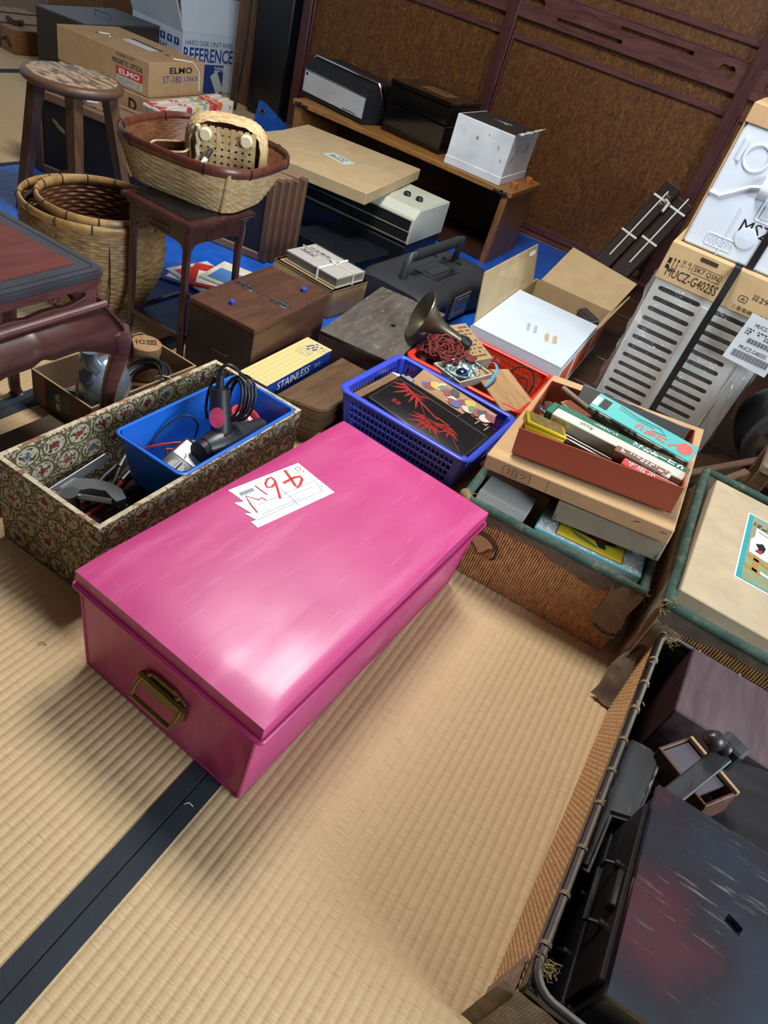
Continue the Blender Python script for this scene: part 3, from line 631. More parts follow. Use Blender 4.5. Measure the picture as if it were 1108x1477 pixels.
for k, a in enumerate((0.86, 2.43, 4.0, 5.57)):
    c, s = math.cos(a), math.sin(a); b = B(); b.tube([(c * .098, s * .098, .425), (c * .165, s * .165, .001)], lambda u: (.025 - .005 * u, .019), 4); part(t, 'leg', b, STOOL)
b = B()
for k, a in enumerate((0.86, 2.43, 4.0, 5.57)):
    a2 = (2.43, 4.0, 5.57, 7.14)[k]; r_ = .134; b.tube([(r_ * math.cos(a), r_ * math.sin(a), .11), (r_ * math.cos(a2), r_ * math.sin(a2), .11)], .011, 4)
part(t, 'stretcher', b, STOOL)
# ------------------------------------------------------------------ plant stand
STAND = wood('plant stand rosewood', '2b1415', '452122', 'Z', 8, .28, .3, 6, .03)
t = thing('plant_stand', 'tall slender dark red plant stand carrying the oval basket', 'stand', (-1.243, 1.437, 0), R(-1))
hw, hd = .103, .112
b = B(); b.box(-hw - .014, -hd - .014, .394, hw + .014, hd + .014, .406, .003); b.box(-hw - .004, -hd - .004, .380, hw + .004, hd + .004, .395, .004); part(t, 'top', b, STAND)
b = B(); b.box(-hw + .012, -hd + .012, .4062, hw - .012, hd - .012, .4075); part(t, 'top_panel', b, plain('black stand panel', '141012', .3))
for sx in (-1, 1):
    for sy in (-1, 1):
        b = B(); b.tube([(sx * (hw - .012), sy * (hd - .012), .386), (sx * (hw - .010), sy * (hd - .010), .36), (sx * (hw - .012), sy * (hd - .012), .30), (sx * (hw - .008), sy * (hd - .008), .05), (sx * (hw - .002), sy * (hd - .002), .002)], lambda u: .012 - .003 * u, 8); part(t, 'leg', b, STAND, True)
for ax_, s in (('x', 1), ('x', -1), ('y', 1), ('y', -1)):
    L = (hd if ax_ == 'x' else hw) - .02; M = frame((s * (hw - .010), 0, .362) if ax_ == 'x' else (0, s * (hd - .010), .362), (0, s, 0) if ax_ == 'x' else (-s, 0, 0), Z)
    b = B(); b.plate([(-L, .02), (-L, -.034), (-L + .01, -.02), (-L + .03, -.016), (L - .03, -.016), (L - .01, -.02), (L, -.034), (L, .02)], [], .010, M); ap = part(t, 'apron', b, STAND)
    b = B(); b.tube([M @ Vector((x, y + .001, .0055)) for x, y in rrect(L * .9, .018, .006, 4)], .0012, 5, True); b.tube([M @ Vector((x, y + .001, .0055)) for x, y in rrect(L * .6, .008, .003, 3)], .0009, 5, True); part(ap, 'carved_line', b, STAND, True)
for z in (.08,):
    b = B()
    for s in (-1, 1): b.box(-hw + .01, s * (hd - .009) - .005, z, hw - .01, s * (hd - .009) + .005, z + .012); b.box(s * (hw - .009) - .005, -hd + .01, z, s * (hw - .009) + .005, hd - .01, z + .012)
    part(t, 'stretcher', b, STAND)
# ------------------------------------------------------------------ oval basket and small baskets in it
def sup(a, p): c, s = math.cos(a), math.sin(a); return math.copysign(abs(c) ** p, c), math.copysign(abs(s) ** p, s)
t = thing('oval_basket', 'shallow oblong bamboo basket with a dark red rim standing on the plant stand', 'basket', (-1.298, 1.525, .4085), R(10))
ob_a, ob_b = (.196, .198), (.152, .112)
def pos(u, v):
    a = u * 6.28319; c, s = sup(a, .66); c2, s2 = sup(a, .45)
    x0, y0 = ob_b[0] * c2, ob_b[1] * s2; x1, y1 = ob_a[0] * c - .010, ob_a[1] * s + .052; q = v ** .85
    return (x0 + (x1 - x0) * q, y0 + (y1 - y0) * q, .004 + .098 * v), Vector((c, s, -.3)).normalized()
b = B(); woven(b, pos, 52, 16, .0030); bt = []
b.prism([pos(k / 40, 0)[0][:2] for k in range(40)], .001, .005); part(t, 'woven_wall', b, BAMBL, True, ang=85)
b = B()
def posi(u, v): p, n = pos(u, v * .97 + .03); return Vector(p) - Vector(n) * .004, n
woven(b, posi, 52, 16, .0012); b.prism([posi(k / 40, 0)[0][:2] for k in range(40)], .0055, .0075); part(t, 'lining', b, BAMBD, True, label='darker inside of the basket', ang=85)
b = B(); b.tube([Vector(pos(k / 64, 1)[0]) + Vector((0, 0, .002)) for k in range(64)], (.006, .013), 10, True, flat=Z); part(t, 'rim', b, HOOPD, True, label='dark red bent rim')
b = B()
for k in (3, 11, 20, 29, 37, 44, 52, 60):
    p = Vector(pos(k / 64, 1)[0]); n = Vector(pos(k / 64, 1)[1]); n.z = 0; n.normalize()
    b.tube([p + n * .0085 * math.cos(q * .785) + Vector((0, 0, .002 + .015 * math.sin(q * .785))) for q in range(8)], .0015, 5, True)
part(t, 'binding', b, RUBBER, stuff=True)
b = B()
for k in (8, 24, 40, 56): b.tube([Vector(pos(k / 64, v / 6)[0]) + Vector(pos(k / 64, v / 6)[1]) * .004 for v in range(7)], (.006, .0025), 6)
part(t, 'corner_stake', b, BAMBL, True, stuff=True)
t = thing('lidded_basket', 'pale straw basket turned on its side showing two round feet, in the oval basket', 'basket', (-1.300, 1.635, .505), rot=frame((0, 0, 0), (.80, .58, .06), (.08, .10, 1)).to_euler())
def pos2(u, v):
    a = u * 6.28319; c, s = sup(a, .62); w_ = 1 - v; k = (1 - max(0, (.3 - w_) / .3) ** 2 * .16) * (1 - .55 * max(0, (w_ - .35) / .65) ** 2); return (.092 * c * k, .074 * s * k - .012 * w_, .062 - .150 * w_), Vector((c, s, .2)).normalized()
t.scale = (1.16, 1.16, 1.16)
b = B(); woven(b, pos2, 34, 20, .0026); part(t, 'woven_wall', b, BAMBL, True, ang=85)
b = B()
for k in range(9):
    x = -.062 + k * .0155; b.box(x - .005, -.052, .0605 + .001 * (k % 2), x + .005, .052, .063 + .001 * (k % 2))
for k in range(7):
    y = -.044 + k * .0146; b.box(-.066, y - .005, .060, .066, y + .005, .0632)
part(t, 'woven_base', b, BAMBL)
STRAW = plain('straw foot', 'd8c9a6', .6)
for x in (-.045, .045):
    b = B(); b.lathe([(.014, .060), (.014, .074), (.011, .077)], 16, Matrix.Translation((x, .034, 0)), True, True); part(t, 'foot', b, STRAW, True)
b = B(); b.tube([(-.062 + .002 * math.sin(k * 2.1), .05 - k * .009, .066 + .002 * math.cos(k * 2.1)) for k in range(14)], .005, 7); part(t, 'braid', b, STRAW, True)
t = thing('small_basket', 'tiny open rectangular straw basket at the left end of the oval basket', 'basket', (-1.385, 1.520, .442), rot=(R(8), R(-12), R(30)))
def pos3(u, v):
    a = u * 6.28319; c, s = sup(a, .4); k = .86 + .14 * v; return (.052 * c * k, .036 * s * k, .045 * v), Vector((c, s, 0)).normalized()
b = B(); woven(b, pos3, 22, 9, .0022); b.prism([pos3(k / 28, 0)[0][:2] for k in range(28)], 0, .002); part(t, 'woven_wall', b, BAMBD, True, ang=85)
b = B(); b.tube([pos3(k / 40, 1)[0] for k in range(40)], .0028, 6, True); part(t, 'rim', b, BAMBL, True)
t = thing('basket_handle', 'bent black handle bound with white cord between the straw baskets', 'handle', (-1.318, 1.545, .452), rot=(R(-30), R(10), R(-62)))
b = B(); hp_ = [(-.05 + .1 * k / 12, 0, .02 + .045 * math.sin(k / 12 * math.pi)) for k in range(13)]; b.tube(hp_, .0055, 8); part(t, 'hoop', b, RUBBER, True)
b = B(); b.tube(hp_[:5], .007, 8); b.tube(hp_[9:], .007, 8); part(t, 'white_binding', b, STRING, True)
# ------------------------------------------------------------------ wooden boxes in the middle row
WBOX = wood('brown varnished box', '40271b', '5f3c28', 'Y', 7, .5, .08, 5, .08); WBOXD = wood('dark box end', '1d1512', '2f221c', 'X', 7, .5, 0, 5)
t = thing('hinged_box', 'dark brown lidded wooden box with two steel hinges and blue pegs beside the plant stand', 'box', (-1.032, 1.518, 0), R(2.5))
b = B(); b.box(-.105, -.185, .001, .105, .185, .205, .002); part(t, 'body', b, WBOX)
b = B(); b.box(-.105, -.1865, .003, .105, -.1852, .203, .0005); ed = part(t, 'end_panel', b, WBOXD, label='blackened end panel')
b = B(); b.box(-.02, -.1885, .105, .032, -.1866, .112, .001); part(ed, 'pull', b, DSTEEL, label='bare metal finger pull')
b = B(); b.box(-.106, -.187, .206, .106, -.004, .221, .002); b2 = part(t, 'lid', b, WBOX)
b = B(); b.box(-.106, -.002, .206, .106, .186, .221, .002); part(t, 'lid', b, WBOX)
for x in (-.058, .058):
    b = B(); b.box(x - .026, -.016, .221, x + .026, .014, .2222, .0004); b.tube([(x - .026, -.003, .2235), (x + .026, -.003, .2235)], .003, 8)
    for q in (-.019, 0, .019):
        for y in (-.011, .009): b.cyl((x + q, y, .222), .0028, .0012, 8)
    part(t, 'hinge', b, STEEL, True)
for x, y, r_ in ((.052, .125, .009), (-.015, -.125, .0075)):
    b = B(); b.cyl((x, y, .221), r_ * .6, .010, 12); b.lathe([(r_, 0), (r_ * 1.1, .002), (r_ * .8, .005), (0, .006)], 14, Matrix.Translation((x, y, .229)), True); part(t, 'peg', b, plain('blue peg', '2a45b0', .4), True, label='blue plastic peg')
GBOX = wood('grey weathered box', '46403a', '6a635b', 'Y', 9, .55, 0, 4, .1, '8d877e'); GBOXS = wood('brown box side', '4a3322', '6a4c33', 'X', 9, .6)
t = thing('plain_box', 'low wooden box with a grey stained top and one drilled hole beside the horn', 'box', (-.805, 1.882, 0), R(7))
b = B(); b.plate([(-.122, -.237), (.122, -.237), (.122, .237), (-.122, .237)], [circle(.009, 14, .025, -.01)], .010, Matrix.Translation((0, 0, .136))); part(t, 'top_board', b, GBOX, label='grey stained top with a drilled hole')
b = B(); b.open_box(-.12, -.235, .001, .12, .235, .1312, .010); part(t, 'sides', b, GBOXS)
# yellow and blue kitchenware carton
def yellow():
    g = G('yellow gingham card'); x, y, z = g.sep(); a = g.math('LESS_THAN', g.math('FRACT', g.math('DIVIDE', x, .0155)), .05); c = g.math('LESS_THAN', g.math('FRACT', g.math('DIVIDE', y, .0155)), .05)
    col = g.mix(g.math('MAXIMUM', a, c), lin('d6c384') + (1,), lin('8f8a66') + (1,)); return g.fin(col, .5)
t = thing('kitchenware_carton', 'long yellow checked carton with a blue side between the dark box and the brown trays', 'box', (-.862, 1.430, 0), R(.5))
b = B(); b.box(-.043, -.155, .001, .043, .155, .128, .001); part(t, 'carton', b, plain('blue card', '1f3f8f', .45))
b = B(); b.box(-.0432, -.1552, .1275, .0432, .1552, .1292, .0004); tp = part(t, 'yellow_top', b, yellow(), label='yellow checked carton top')
text(t, 'STAINLESS', WHITE, (.0436, -.03, .108), (0, 1, 0), Z, w=.15, h=.024)
text(t, 'セット', WHITE, (.0436, .085, .108), (0, 1, 0), Z, w=.03, h=.013)
rows_of_text(tp, INKB, (.004, .118, .1292), (.3, 1, 0), (-1, .3, 0), .05, .034, 3, 2); b = B()
for cx_, cy_ in ((.0, .075), (.022, .125)):
    b.tube([(cx_ + x, cy_ + y, .1294) for x, y in rrect(.042, .034, .008, 4)], lambda u: (.0005, .0002), 4, True, flat=Z); b.tube([(cx_ + .013 * math.cos(a * .5), cy_ + .009 * math.sin(a * .5), .1294) for a in range(13)], lambda u: (.0006, .0002), 4, True, flat=Z); b.tube([(cx_ + .013, cy_, .1294), (cx_ + .02, cy_ + .006, .1294)], lambda u: (.0006, .0002), 4, flat=Z)
part(tp, 'pan_drawing', b, INKB)
# pile of thin brown trays: every board its own thing
TRAY = wood('brown tray board', '4e3723', '6f5337', 'Y', 10, .5, .05, 6)
poly = [(-.062, -.17), (.050, -.135), (.066, -.118), (.066, .13), (.05, .15), (-.062, .15)]
b = B(); b.prism(poly, 0, .0095); bmesh.ops.bevel(b.bm, geom=[e for e in b.bm.edges if abs(e.verts[0].co.z - e.verts[1].co.z) < 1e-6], offset=.003, segments=2, affect='EDGES'); tm = b.mesh('serving_board', TRAY, True, ang=50)
for k in range(11):
    o = bpy.data.objects.new('serving_board', tm); COL.objects.link(o); o.location = (-.732 + random.uniform(-.002, .002), 1.455 + random.uniform(-.002, .002), .001 + k * .0102); o.rotation_euler = (0, 0, R(random.uniform(-.6, .6)))
    o['label'] = ('topmost thin brown board of the pile beside the yellow carton' if k == 10 else 'bottom thin brown board of the pile beside the yellow carton' if k == 0 else 'thin brown board, %s from the top of the pile beside the yellow carton' % ('second', 'third', 'fourth', 'fifth', 'sixth', 'seventh', 'eighth', 'ninth', 'tenth')[9 - k]); o['category'] = 'board'; o['group'] = 'thin boards in the pile'
b = B(); b.box(-.085, -.03, .001, .085, .03, .075, .002); single('card_box', 'plain brown card box showing between the papered carton and the pink trunk', 'box', b, kraft('brown card', '6d5238', .75), (-.565, 1.265, 0), R(2))
# ------------------------------------------------------------------ shelf bench against the wall
OAK = wood('light oak shelf', '7a4f25', 'a97a42', 'X', 9, .42, .1, 7); OAKZ = wood('oak shelf end', '6f4722', '98693a', 'Z', 9, .45, .1, 7)
t = thing('low_shelf', 'long low oak shelf bench standing before the panelled wall', 'shelf', (-1.545, 3.36, 0))
SW, SD, SH = .605, .20, .335
b = B(); b.box(-SW, -SD, SH - .024, SW, SD, SH, .003); part(t, 'shelf_top', b, OAK)
for s in (-1, 1):
    b = B(); b.box(s * (SW - .03) - .016, -SD + .004, .001, s * (SW - .03) + .016, SD - .004, SH - .0245, .002); part(t, 'end_panel', b, OAKZ)
    b = B()
    for y in (-.10, .10): b.lathe([(.016, 0), (.017, .003), (.016, .024), (.012, .027)], 16, Matrix.Translation((s * (SW - .035), y, SH)), True, True)
    if s > 0: part(t, 'peg', b, plain('orange wood peg', 'a8622f', .5), True)
    else: b.bm.free()
    b = B(); b.tube([(s * (SW - .09), -SD - .003, SH - .014), (s * (SW - .06), -SD - .008, SH - .016), (s * (SW - .02), -SD - .003, SH - .012)], .006, 8); b.tube([(s * (SW - .05) + .010 * math.cos(a), -SD - .006, SH - .014 + .010 * math.sin(a)) for a in [i * .7 for i in range(9)]], .003, 6, True); part(t, 'iron_catch', b, BPLA, True)
b = B(); b.box(-SW + .05, -SD + .02, .008, SW - .05, SD - .02, .022); part(t, 'bottom_board', b, wood('dark shelf base', '2a170d', '3f2414', 'X', 8, .5))
b = B(); b.box(-SW + .05, SD - .02, .022, SW - .05, SD - .01, SH - .03); part(t, 'back_board', b, wood('dark shelf back', '3a1f10', '54301a', 'X', 8, .5))
# portable radio
t = thing('portable_radio', 'black portable radio with a ribbed silver front and carrying handle on the oak shelf', 'radio', (-1.945, 3.42, .336), R(-10))
prof = [(-.20, .002), (.20, .002), (.20, .17), (-.20, .17)]
b = B(); b.prism([(-.185, .004), (.185, .004), (.185, .115), (.06, .172), (-.115, .172), (-.185, .150)], -.208, .208, frame((0, 0, 0), Y, Z)); bmesh.ops.bevel(b.bm, geom=list(b.bm.edges), offset=.004, segments=2, affect='EDGES'); part(t, 'case', b, plain('black radio leatherette', '15181d', .5, bump=.1, bs=700), True, ang=45)
b = B(); b.box(-.203, -.191, .022, .203, -.184, .112, .001); gf = part(t, 'front_grille', b, plain('grille gap', '2b2e31', .5), label='ribbed silver front')
b = B()
for k in range(15): z = .026 + k * .0058; b.box(-.2, -.1932, z, .2, -.1908, z + .0042, .0005)
part(gf, 'ribs', b, plain('silver ribs', 'd8dee3', .3, .4))
b = B(); b.box(-.192, -.194, .097, -.178, -.1925, .107); part(gf, 'badge', b, BPLA); b = B(); b.box(.075, -.194, .030, .160, -.1925, .034); part(gf, 'name_strip', b, BPLA)
b = B(); b.box(-.204, -.192, .114, .204, -.186, .117, .001); part(t, 'trim', b, CHROME)
b = B(); b.tube([(-.213, -.10, .135), (-.214, -.115, .17), (-.205, -.118, .178), (.205, -.118, .178), (.214, -.115, .17), (.214, -.06, .10)], (.011, .006), 8); part(t, 'handle', b, CHROME, True)
b = B(); b.lathe([(.010, 0), (.010, .008)], 14, frame((.2085, -.055, .095), Y, Z), True, True); part(t, 'handle_pivot', b, STEEL, True)
b = B(); b.box(.2082, -.06, .03, .2105, .05, .038); 
for k in range(5): b.box(.2082, -.05 + k * .022, .045, .2105, -.043 + k * .022, .051)
part(t, 'side_controls', b, DSTEEL, stuff=True)
# black lacquer box
GLB = plain('black gloss lacquer', '060607', .10, var=.02, coat=.6)
t = thing('lacquer_box', 'tall glossy black lacquered box with a paper patch on its lid, on the oak shelf', 'box', (-1.54, 3.435, .3355), R(-2))
b = B(); b.box(-.165, -.165, .0, .165, .165, .120, .004); part(t, 'lower_box', b, GLB); b = B(); b.box(-.165, -.165, .122, .165, .165, .198, .004); part(t, 'upper_box', b, GLB); b = B(); b.box(-.169, -.169, .200, .169, .169, .218, .005); ld = part(t, 'lid', b, GLB)
panel(ld, 'paper_patch', plain('brown paper patch', '6d4a2c', .7, var=.2, vs=60), (.02, -.02, .218), (.95, -.1, 0), (.1, .95, 0), .15, .11, .001, 'brown paper patch')
for k in range(3): pass
rows_of_text(ld, INK, (.02, -.02, .2184), X, Y, .10, .06, 4, 9)
# peeling white box
def peel():
    g = G('peeling white paint'); c = g.ramp(g.noise(g.co(), 9, 4), [(.3, lin('c3ccd4')), (.7, lin('dde6ee'))]); w = g.ramp(g.noise(g.co(), 26, 6, .7), [(.635, (0, 0, 0)), (.645, (1, 1, 1))]); return g.fin(g.mix(w, c, lin('8b7a5a') + (1,)), .6)
WP = peel()
t = thing('white_box', 'peeling white cardboard box with a torn corner at the right end of the oak shelf', 'box', (-1.165, 3.35, .3355), R(0))
w_, d_, h_ = .142, .165, .205
b = B(); b.box(-w_, -d_, 0, w_, d_, h_, .002); b.box(-w_ - .003, -d_ - .003, 0, w_ + .003, d_ + .003, .035, .002); part(t, 'carton', b, WP)
b = B(); b.box(-w_ + .012, -d_ + .012, h_ - .001, w_ - .004, d_ - .012, h_ + .002); tp = part(t, 'dark_window', b, plain('dark card top', '2b2520', .6), label='dark torn-out top')
b = B(); q = [(-.05, -.01), (-.03, 0), (-.005, -.006), (.02, -.028), (.03, -.03), (.014, -.004), (.04, .012), (.03, .026), (.008, .022), (-.012, .012), (-.03, .006)]; b.prism([(x + .01, y + .02) for x, y in q], h_ + .002, h_ + .0026); part(tp, 'white_crane_print', b, GREY)
b = B(); b.grid(lambda u, v: (w_ - .004 + .028 * v + .006 * noise.noise((u * 8, v * 3, 0)), -d_ + 2 * d_ * u, h_ - .004 + .016 * math.sin(v * 2.2) + .010 * u * v + .008 * noise.noise((u * 9, v * 4, 2))), 24, 6); part(t, 'torn_flap', b, plain('torn white paper', 'd2cfc6', .8), True)
# ------------------------------------------------------------------ heater with a kraft lid on it
CREAM = plain('cream enamel', 'b9bdae', .4, var=.05)
t = thing('electric_heater', 'long cream electric appliance with black louvres and two knobs under the flat kraft carton', 'heater', (-1.575, 2.80, .115))
b = B(); b.prism([(-.165, .0), (.165, .0), (.165, .135), (-.125, .135), (-.165, .105)], -.44, .44, frame((0, 0, 0), Y, Z)); bmesh.ops.bevel(b.bm, geom=list(b.bm.edges), offset=.003, segments=2, affect='EDGES'); part(t, 'case', b, CREAM)
b = B(); b.box(-.43, -.1675, .012, .43, -.164, .096); part(t, 'louvre_back', b, BPLA)
for k in range(13):
    z = .014 + k * .0064
    b = B(); b.box(-.428, -.1735, z, .428, -.1670, z + .0028, .0006); part(t, 'louvre', b, plain('black louvre', '202224', .35) if k == 0 else bpy.data.materials['black louvre'])
for z in (.0085, .052, .0975):
    b = B(); b.box(-.434, -.1755, z, .434, -.1665, z + .0035, .001); part(t, 'trim_bar', b, plain('cream trim', '8b8d80', .35, .3))
b = B(); b.box(-.07, -.177, .048, -.02, -.175, .060, .002); b.tube([(-.068 + .046 * k / 3, -.1775, .054) for k in range(4)], .003, 6); part(t, 'badge', b, DSTEEL)
b = B(); b.box(.26, -.09, .135, .43, .12, .1385, .003); part(t, 'control_plate', b, CREAM)
for x in (.315, .375):
    b = B(); b.lathe([(.016, 0), (.0165, .004), (.014, .014), (.012, .0155), (0, .0155)], 20, Matrix.Translation((x, -.02, .1385)), True); part(t, 'knob', b, BPLA, True)
t = thing('flat_carton', 'big flat kraft carton with a pencilled white slip lying across the cream appliance', 'box', (-1.592, 2.700, .2560), R(8))
b = B(); b.box(-.288, -.312, .0, .288, .312, .046, .003); part(t, 'carton', b, KRAFTL)
ps = panel(t, 'paper_slip', plain('pale green slip', 'b9c8bd', .7), (.03, -.02, .046), (.9, -.25, 0), (.25, .9, 0), .12, .075, .0006, 'pale paper slip')
rows_of_text(ps, INK, (.03, -.02, .0464), (.9, -.25, 0), (.25, .9, 0), .085, .045, 3, 5)
t = thing('tape_deck', 'flat black deck with a silver key row on the floor under the cream appliance', 'deck', (-1.50, 2.80, .006))
b = B(); b.box(-.36, -.18, .0, .36, .15, .104, .004); part(t, 'case', b, BPLA); b = B(); b.box(-.3, -.183, .06, -.18, -.18, .075); b.box(.1, -.183, .03, .3, -.18, .06); part(t, 'front_panel', b, DSTEEL)
t = thing('video_deck', 'black slab-like deck beside the tied book on the floor', 'deck', (-1.330, 2.430, .006), R(-6))
b = B(); b.box(-.16, -.125, 0, .16, .125, .085, .004); part(t, 'case', b, plain('dark blue black deck', '11151d', .4)); b = B(); b.box(-.09, -.11, .085, .02, -.06, .088, .001); b.box(-.13, -.126, .02, .13, -.1245, .05); part(t, 'panel', b, BPLA)
# tied books
PGREY = plain('grey book cover', 'a9a7a2', .7, var=.06, vs=30); PAGE = kraft('page edges', '8d8168', .8, ribs=2600, axis='Z')
t = thing('wooden_crate', 'pale wooden crate under the tied grey book', 'crate', (-1.185, 2.075, 0), R(-6))
b = B(); b.open_box(-.135, -.10, .001, .135, .10, .108, .012); b.box(-.135, -.10, .098, .135, .10, .108, .001); part(t, 'boards', b, wood('pale crate wood', '9b7b52', 'bf9e70', 'X', 10, .6))
t = thing('book', 'thick grey book in a slipcase tied crosswise with white string', 'book', (-1.175, 2.075, .1095), R(-6))
t.scale = (.93, .93, 1)
b = B(); b.box(-.125, -.085, .0, .125, .085, .006, .001); b.box(-.125, -.085, .032, .125, .085, .038, .001); b.box(-.125, .079, 0, .125, .085, .038); part(t, 'cover', b, PGREY); b = B(); b.box(-.121, -.081, .006, .121, .079, .032); part(t, 'page_block', b, PAGE)
b = B(); b.tube([(.035, -.089, -.0), (.035, -.089, .040), (.035, .088, .040), (.035, .089, .0)], (.004, .0012), 6); b.tube([(-.129, .01, .0), (-.128, .01, .041), (.128, .01, .041), (.129, .01, .0)], (.0012, .004), 6); b.tube([(.035 + .022 * math.cos(a), .01 + .010 * math.sin(a) , .044 + .004 * math.sin(2 * a)) for a in [i * .5 for i in range(13)]], .0025, 6); part(t, 'string', b, STRING, True, stuff=True)
text(t, '日本美術', INK, (-.055, .03, .0382), X, Y, w=.10, h=.02); rows_of_text(t, INK, (-.075, -.015, .0382), X, Y, .07, .03, 3, 4)
# magazines on the floor behind the plant stand
for k, (x, y, z, rz, c, lb) in enumerate([(-1.47, 1.80, .006, 20, '3b58a8', 'blue-covered magazine at the bottom behind the plant stand'), (-1.44, 1.80, .013, -8, 'b5c3d0', 'pale blue magazine fanned out behind the plant stand'), (-1.40, 1.85, .020, 35, 'b8322c', 'red-edged magazine under the top one behind the plant stand'), (-1.36, 1.88, .027, 12, 'd0cbb4', 'cream-covered magazine on top behind the plant stand')]):
    t = thing('magazine', lb, 'magazine', (x, y, z), R(rz), 'magazines behind the plant stand')
    b = B(); b.box(-.13, -.09, 0, .13, .09, .006, .001); part(t, 'cover', b, plain('magazine cover %d' % k, c, .35, var=.15, vs=20))
    b = B(); b.box(-.11, -.07, .0061, -.02, .03, .0066); b.box(.02, -.06, .0061, .11, -.02, .0066); part(t, 'cover_print', b, (WHITE, REDP, WHITE, plain('blue print', '4d78b5', .4))[k])
# ------------------------------------------------------------------ boombox
BB = plain('dark grey boombox', '2a2d32', .5, bump=.05, bs=700)
t = thing('boombox', 'dark grey boombox with a raised carrying handle and a display, behind the plain wooden box', 'boombox', (-.925, 2.435, .005), R(-3))
t.scale = (1.02, 1.04, 1.22)
def bbf(u, v):
    a = u * 6.2832; y = (v - .5) * .54; e = abs(v - .5) * 2; k = 1 - .16 * max(0, (e - .72) / .28) ** 2
    c, s = sup(a, .38); x = .155 * c + .018 * max(0, c) * math.sin(min(1, max(0, (e - .30) / .62)) * math.pi); z = .060 + .058 * s * k
    return (x * k, y, z)
b = B(); b.grid(bbf, 48, 28, True); b.faces([bbf(k / 48, 0) for k in range(48)], [list(range(48))]); b.faces([bbf(k / 48, 1) for k in range(48)], [list(range(48))]); bmesh.ops.remove_doubles(b.bm, verts=list(b.bm.verts), dist=.0001); part(t, 'case', b, BB, True, ang=40)
b = B(); b.tube([(-.01, -.20, .11), (-.004, -.205, .165), (.0, -.195, .182), (.0, .195, .182), (-.004, .205, .165), (-.01, .20, .11)], (.012, .016), 10); part(t, 'handle', b, plain('handle grey', '33363b', .45), True, ang=60)
b = B(); b.tube([(0, -.165, .183), (0, .165, .183)], (.0175, .017), 12); part(t, 'handle_grip', b, plain('ribbed grip', '24262a', .6), True)
b = B(); b.box(-.03, -.085, .117, .075, .085, .1195, .002); b.box(.0, -.06, .1195, .045, .04, .1208, .001); part(t, 'cassette_lid', b, plain('tape lid', '1b1d20', .3))
b = B()
for x, y in ((-.06, .13), (-.03, .15), (.0, .16), (.03, .165)): b.lathe([(.010, 0), (.009, .006), (0, .007)], 14, Matrix.Translation((x, y, .116)), True)
part(t, 'top_button', b, BPLA, True)
dp = panel(t, 'display_panel', plain('bronze fascia', '8d7f76', .35, .3), (.166, -.035, .066), Y, Z, .125, .072, .003, 'bronze display fascia')
panel(dp, 'display', plain('lcd grey', '6b7568', .25), (.169, -.040, .078), Y, Z, .07, .026, .0015)
b = B()
for k in range(6): b.box(.1685, -.090 + k * .018, .038, .1715, -.078 + k * .018, .048, .001)
for k in range(3): b.box(.1685, .007, .062 + k * .011, .1715, .019, .069 + k * .011, .001)
part(dp, 'fascia_button', b, plain('bronze button', '8a7a70', .4, .4))
b = B()
for r_ in range(4):
    for c_ in range(2): b.box(.162, -.150 + c_ * .02, .034 + r_ * .016, .1705, -.135 + c_ * .02, .044 + r_ * .016, .002)
part(t, 'key_pad', b, BPLA, stuff=True)
for y in (-.205, .19):
    b = B(); b.lathe([(.042, 0), (.043, .004), (.038, .008), (.030, .003), (.006, .001), (0, .004)], 28, frame((.168, y, .062), Y, Z)); part(t, 'speaker', b, plain('speaker cone', '141518', .6), True)
text(t, 'CD', GREY, (.0, -.16, .1185), Y, (-1, 0, 0), h=.012)
